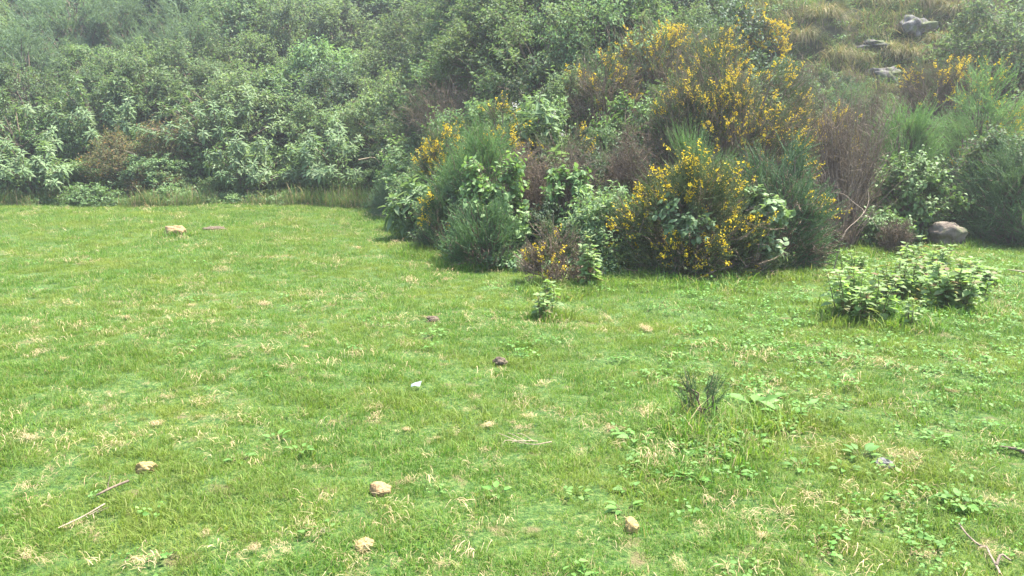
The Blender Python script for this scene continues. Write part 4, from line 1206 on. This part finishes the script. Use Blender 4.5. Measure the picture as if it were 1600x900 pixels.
lawn_plant('leafy_weed', WEED, 1442, 462, 380, 96, 'tall middle weed of the group, below the upright one by the boulder', 'plant', G5, seed=89, stems=15, pairs=9, leaf=0.09, single=260, inner=40)
lawn_plant('leafy_weed', WEED, 1515, 470, 412, 80, 'drooping leafy weed joining the large leaved and the outermost plant', 'plant', G5, seed=90, stems=12, pairs=8, leaf=0.095, single=240, inner=90)
lawn_plant('leafy_sapling', WEED, 930, 450, 352, 56, 'leafy sapling with bright leaves beside the small front gorse', 'plant', None, seed=85, stems=8, pairs=9, leaf=0.095, single=200)
lawn_plant('leafy_sapling', WEED, 850, 495, 425, 50, 'small sapling standing alone on the lawn in front of the small gorse', 'plant', None, seed=86, stems=6, pairs=8, leaf=0.075, single=160)
lawn_plant('leafy_weed', WEED, 1330, 425, 380, 70, 'low leafy weed behind the widest clump, by the dry brown twigs', 'plant', G5, seed=87, stems=9, pairs=6, leaf=0.07, single=160)

# a tuft of long grass with a gorse seedling in the middle of the lawn
g = on_ground(1105, 668)
plant('long_grass_tuft', [('blades', blades(90, 260, 0.34, 0.17, 0.005, 0.8, M['grass'], 4)), ('dry_strands', blades(91, 22, 0.24, 0.16, 0.004, 0.8, M['straw'], 4))],
      'tuft of long grass around the dark gorse seedling on the lawn', 'grass tuft', tuple(g))
g = on_ground(1098, 650)
plant('gorse_seedling', spiny(92, 0.26, 0.27, n=9, per=8, npt=26, shoot=0.11, need=0.022, nw=0.0045, mat='heath', up=1.1, dead=0.1), 'dark bluish gorse seedling standing in the tuft of long grass', 'plant', tuple(g))
DOCKS = [(1205, 628, 8, 0.085, 0.7, 'dock half hidden behind the two large docks right of the gorse seedling'), (1150, 675, 8, 0.075, 0.6, 'dock growing out of the long grass tuft on its right'), (1255, 640, 8, 0.07, 0.5, 'dock on the outer right of the dock patch'), (1120, 715, 8, 0.065, 0.5, 'dock between the bright green dock and the tight rosette'), (1178, 640, 8, 0.105, 0.9, 'broad leaved dock with an upright pale leaf right of the gorse seedling'), (1225, 655, 9, 0.10, 0.8, 'large dock with spread leaves right of the long grass tuft'),
         (1172, 698, 9, 0.085, 0.7, 'dock with a tight rosette of round leaves below the long grass tuft'), (1075, 725, 8, 0.075, 0.6, 'bright green dock in front of the long grass tuft'),
         (1082, 752, 7, 0.06, 0.5, 'small dock right under the bright green one'), (1145, 745, 7, 0.055, 0.5, 'small dock between the tight rosette and the grey mound'),
         (1250, 735, 8, 0.055, 0.5, 'flat dock beside the straw right of the tight rosette'), (995, 690, 9, 0.075, 0.5, 'wide pale dock left of the long grass tuft'),
         (1345, 718, 7, 0.07, 0.6, 'dock beside the half buried grey stone'), (1500, 790, 8, 0.065, 0.6, 'dock above the twisted root'),
         (1465, 690, 8, 0.06, 0.5, 'low dock in the clover on the right of the lawn'), (975, 800, 6, 0.06, 0.6, 'thin dock beside the pale half buried stone'),
         (376, 722, 7, 0.055, 0.6, 'dark dock left of the middle on dry turf'), (470, 710, 7, 0.055, 0.6, 'small dock on the dry turf in the left half'),
         (430, 690, 6, 0.055, 0.7, 'upright thin dock in the left half of the lawn'), (775, 775, 8, 0.05, 0.5, 'small rounded dock right of the tan stone'),
         (1320, 738, 6, 0.05, 0.5, 'little dock left of the half buried grey stone'), (985, 770, 6, 0.05, 0.5, 'little dock above the pale half buried stone')]
for i, (px, py, nl, lf, er, lb) in enumerate(DOCKS):
    g = on_ground(px, py)
    plant('dock_plant', dock(600 + i, nl, lf, 0.55, 'weed', er), lb, 'plant', tuple(g), i * 1.1, 'dock plants on the lawn')

# dry straw tufts, one thing each
STRAW = [strands(700 + i, 60 + 22 * (i % 5), 0.06 + 0.014 * (i % 4), 0.052, 0.0019, M['straw'], 5, 0.034) for i in range(12)]
STRAW_AT = []
for i, (px, py, s) in enumerate(TUFTS):
    g = on_ground(px, py)
    s = s * (0.36 + 0.045 * g.y) * random.uniform(0.6, 1.35)
    o = link('straw_tuft', STRAW[i % 12])
    o.location = (g.x, g.y, g.z + 0.012); o.rotation_euler = (random.uniform(-.15, .15), random.uniform(-.15, .15), random.uniform(0, 6.28)); o.scale = (s * random.uniform(0.7, 1.7), s * random.uniform(0.8, 1.2), s * 0.9)
    tag(o, '', 'straw', 'straw tufts on the lawn')
    STRAW_AT.append((px, py, o))

MARKS = [(594, 772, 'the smooth tan orange stone'), (568, 858, 'the half buried yellow stone'), (228, 740, 'the angular yellow stone'), (988, 832, 'the thin dock by a pale stone'), (1382, 730, 'the half buried dark grey stone'),
         (781, 571, 'the dark little earth mound'), (676, 501, 'the reddish brown earth mound'), (300, 369, 'the flat pale stone'), (177, 776, 'the short grey stick'), (125, 820, 'the pale dry stalk'), (835, 705, 'the forked pale twig'),
         (1530, 865, 'the twisted root'), (649, 612, 'the whitish wrapper scrap'), (1098, 650, 'the gorse seedling'), (1424, 510, 'the leafy weed group'), (850, 495, 'the small lone sapling'), (376, 722, 'the dark dock'), (1500, 790, 'the dock above the twisted root'),
         (40, 440, 'the far left lawn edge')]
near = {}
for px, py, o in STRAW_AT:
    m = min(MARKS, key=lambda q: math.hypot(q[0] - px, (q[1] - py) * 1.4))
    near.setdefault(m[2], []).append((math.hypot(m[0] - px, (m[1] - py) * 1.4), o))
for nm, lst in near.items():
    lst.sort(key=lambda q: q[0])
    for i, (_, o) in enumerate(lst):
        o['label'] = ('dry straw tuft nearest to ' if i == 0 else ORD[i] + ' nearest dry straw tuft to ') + nm

# ------------------------------------------------------------------ stones, earth, sticks
def put_rock(name, px, py, size, mat, label, cat, seed, sinkf=0.35, group=None, rough=0.36, rz=0.0, sub=4, flat=0.0):
    g = on_ground(px, py)
    o = link(name, rock(name, seed, size, mat, sub, rough, flat))
    o.location = (g.x, g.y, g.z + size[2] * (1 - 2 * sinkf)); o.rotation_euler = (0, 0, rz)
    return tag(o, label, cat, group)

put_rock('boulder', 1478, 384, (0.26, 0.25, 0.23), M['boulder'], 'rounded brown grey boulder at the shady corner of the lawn', 'boulder', 3, 0.16, rough=0.3, sub=5)
GS = 'stones lying in the lawn'
put_rock('stone', 275, 369, (0.23, 0.14, 0.10), M['tanstone'], 'flat pale stone lying on the far left lawn', 'stone', 5, 0.08, GS, 0.45, -0.35)
put_rock('stone', 594, 772, (0.048, 0.04, 0.036), M['tanstone'], 'smooth tan orange stone in the middle of the near lawn', 'stone', 6, 0.27, GS, 0.26)
put_rock('stone', 568, 858, (0.036, 0.032, 0.03), M['yellowstone'], 'small half buried yellow stone nearest to the viewer', 'stone', 7, 0.32, GS)
put_rock('stone', 228, 740, (0.055, 0.03, 0.035), M['yellowstone'], 'angular yellow stone above the thin stick', 'stone', 8, 0.2, GS, 0.5)
put_rock('stone', 988, 832, (0.036, 0.034, 0.04), M['yellowstone'], 'pale half buried stone beside the thin dock', 'stone', 9, 0.26, GS, 0.45)
put_rock('stone', 1382, 730, (0.045, 0.04, 0.028), M['greystone'], 'half buried dark grey stone among straw', 'stone', 10, 0.25, GS)
put_rock('earth_mound', 781, 571, (0.055, 0.045, 0.04), M['earth'], 'dark little mound of earth in the middle of the lawn', 'mound', 11, 0.3, None, 0.5)
put_rock('earth_mound', 676, 501, (0.055, 0.04, 0.034), M['earth'], 'reddish brown earth mound on the lawn below the dark heath dome', 'mound', 12, 0.3, None, 0.5)
put_rock('earth_mound', 335, 360, (0.20, 0.16, 0.045), M['earth'], 'low earth patch right of the flat pale stone', 'mound', 13, 0.3, None, 0.5)

def put_stick(name, px, py, mesh, label, cat, rz=0.0, dz=0.03):
    g = on_ground(px, py)
    o = link(name, mesh); o.location = (g.x, g.y, g.z + dz); o.rotation_euler = (0, 0, rz)
    return tag(o, label, cat)

a = on_ground(152, 788); b_ = on_ground(202, 765)
v = b_ - a
put_stick('stick', 152, 788, stick_mesh('stick', [(0, 0, 0.008), (v.x * .5, v.y * .5, v.z * .5 + .014), (v.x, v.y, v.z + .012)], 0.005, 0.006, M['bark'], [([(v.x * .36, v.y * .36, .01), (v.x * .3, v.y * .42, .03), (v.x * .36, v.y * .6, .07)], .003, .0015)]),
          'short grey stick lying below the angular yellow stone', 'stick')
pts_ = [on_ground(92, 838), on_ground(130, 820), on_ground(165, 798)]
o0 = pts_[0]
put_stick('dry_stalk', 92, 838, stick_mesh('dry_stalk', [tuple(q - o0) for q in pts_], 0.0025, 0.004, M['palestem'], [([tuple(pts_[1] - o0 + Vector((0.01 * k, 0.01 * k, 0))), tuple(pts_[1] - o0 + Vector((0.04 + .012 * k, 0.05 * (-1) ** k, 0.02)))], .002, .001) for k in range(5)], 5),
          'pale dry grass stalk lying at the lower left below the stick', 'stalk')
tw = [on_ground(862, 703), on_ground(835, 708), on_ground(800, 700)]
o0 = tw[0]
sd = []
for k in range(6):
    f = 0.35 + 0.1 * k
    q = (tw[0] * (1 - f) + tw[2] * f) - o0
    sd.append(([tuple(q), tuple(q + Vector((-0.05 - 0.01 * k, 0.06 * (1 if k % 2 else -0.6), 0.02))), tuple(q + Vector((-0.10, 0.09 * (1 if k % 2 else -0.6), 0.012)))], 0.0025, 0.001))
put_stick('dry_twig', 862, 703, stick_mesh('dry_twig', [tuple(q - o0) for q in tw], 0.0035, 0.002, M['palestem'], sd, 5), 'forked pale twig with side shoots lying in the middle of the lawn', 'twig', 0, 0.04)
rt = [on_ground(x_, y_) for x_, y_ in [(1497, 828), (1510, 850), (1530, 862), (1541, 863), (1545, 880), (1556, 893), (1562, 905)]]
o0 = rt[0]
put_stick('twisted_root', 1497, 828, stick_mesh('twisted_root', [tuple(q - o0 + Vector((0, 0, 0.01 * math.sin(i * 2)))) for i, q in enumerate(rt)], 0.0035, 0.005, M['deadstem'],
          [([tuple(rt[5] - o0), tuple(rt[5] - o0 + Vector((0.03, 0.03, 0.03))), tuple(rt[5] - o0 + Vector((0.07, 0.03, 0.0)))], .006, .004), ([tuple(rt[3] - o0), tuple(rt[3] - o0 + Vector((-.05, -.03, .01)))], .003, .002)], 6),
          'twisted pale root snaking through the turf at the lower right', 'root', 0, 0.025)
st_ = [on_ground(1605, 433), on_ground(1590, 430), on_ground(1568, 427)]
o0 = st_[0]
put_stick('fallen_stick', 1605, 433, stick_mesh('fallen_stick', [tuple(q - o0 + Vector((0, 0, .03))) for q in st_], 0.012, 0.006, M['palestem']), 'pale fallen stick beside the outermost leafy weed', 'stick', 0, 0.02)
st_ = [on_ground(1612, 722), on_ground(1590, 712), on_ground(1560, 707)]
o0 = st_[0]
put_stick('fallen_stick', 1612, 722, stick_mesh('fallen_stick', [tuple(q - o0 + Vector((0, 0, .01))) for q in st_], 0.014, 0.004, M['bark']), 'grey stick half hidden in grass at the right border of the near lawn', 'stick', 0, 0.02)
# bent pale branch leaning out of the thicket
def P3(px, py, d):
    return at(px, py, d)
br = [P3(1304, 388, 9.9), P3(1318, 362, 10.0), P3(1340, 344, 10.1), P3(1352, 330, 10.2), P3(1335, 318, 10.3), P3(1318, 302, 10.4), P3(1295, 300, 10.5)]
br[0].z = hz(br[0].x, br[0].y)
o0 = br[0]
b1 = [P3(1345, 340, 10.1), P3(1360, 338, 10.0), P3(1372, 358, 9.9)]
b2 = [P3(1350, 333, 10.2), P3(1358, 315, 10.3), P3(1356, 296, 10.4)]
o = link('bent_branch', stick_mesh('bent_branch', [tuple(q - o0) for q in br], 0.008, 0.004, M['deadstem'], [([tuple(q - o0) for q in b1], .006, .003), ([tuple(q - o0) for q in b2], .006, .003)], 6))
o.location = o0
tag(o, 'bent pale branch leaning out at the foot of the bare brown stems', 'branch')
# crooked dry branches showing on the left hillside
for i, (pp, lb) in enumerate([([(160, 244, 22.4), (180, 232, 22.6), (210, 240, 22.5), (228, 252, 22.4)], 'arched pale dry branch under the rusty shrub on the left'),
                              ([(560, 250, 21.8), (585, 245, 22.0), (600, 262, 21.6)], 'short crooked brown branch above the long grass'),
                              ([(640, 180, 19.0), (652, 205, 18.9), (658, 222, 18.8)], 'pale dead branch on the brown twiggy shrub')]):
    q = [P3(*t) for t in pp]
    q[0].z = min(q[0].z, hz(q[0].x, q[0].y) + 1.2)
    o = link('dry_branch', stick_mesh('dry_branch', [tuple(t - q[0]) for t in q], 0.022, 0.012, M['palestem'], [([tuple(q[1] - q[0]), tuple(q[1] - q[0] + Vector((0.35, 0, 0.2)))], .012, .006)]))
    o.location = q[0]
    tag(o, lb, 'branch', 'dry branches on the hillside')

# a scrap of white wrapper in the grass
b = Bag()
gv_ = np.array([[-.03, -.012, 0.0], [0, -.02, .012], [.03, -.01, .004], [-.026, .006, .016], [.002, .004, .028], [.034, .008, .014], [-.014, .022, .008], [.012, .026, .018], [.04, .03, .03]])
b.add(gv_, np.array([[0, 1, 4, 3], [1, 2, 5, 4], [3, 4, 7, 6], [4, 5, 8, 7]]))
b.add(gv_ + np.array([0, 0, -0.0015]), np.array([[3, 4, 1, 0], [4, 5, 2, 1], [6, 7, 4, 3], [7, 8, 5, 4]]))
g = on_ground(649, 612)
o = link('wrapper_scrap', b.mesh('wrapper_scrap', M['litter'])); o.location = (g.x, g.y, g.z + 0.03)
tag(o, 'scrap of whitish wrapper lying in the grass', 'litter')

# ------------------------------------------------------------------ haze: thin even volume added to stand in for lens glare
hb = Bag()
x0, x1, y0_, y1_, z0_, z1_ = -121.0, 121.0, -81.0, 141.0, -2.0, 34.0
hv = np.array([[x0, y0_, z0_], [x1, y0_, z0_], [x1, y1_, z0_], [x0, y1_, z0_], [x0, y0_, z1_], [x1, y0_, z1_], [x1, y1_, z1_], [x0, y1_, z1_]])
hb.add(hv, np.array([[3, 2, 1, 0], [4, 5, 6, 7], [0, 1, 5, 4], [1, 2, 6, 5], [2, 3, 7, 6], [3, 0, 4, 7]]))
hm, hn_, hl = newmat('glare_haze')
hn_.remove(hn_['Principled BSDF'])
pv = hn_.new('ShaderNodeVolumePrincipled')
pv.inputs['Color'].default_value = (0.93, 0.96, 1.0, 1)
pv.inputs['Density'].default_value = 0.0025
pv.inputs['Anisotropy'].default_value = 0.55
hl.new(pv.outputs[0], hn_['Material Output'].inputs['Volume'])
ho = link('haze', hb.mesh('haze', hm)); ho['kind'] = 'stuff'
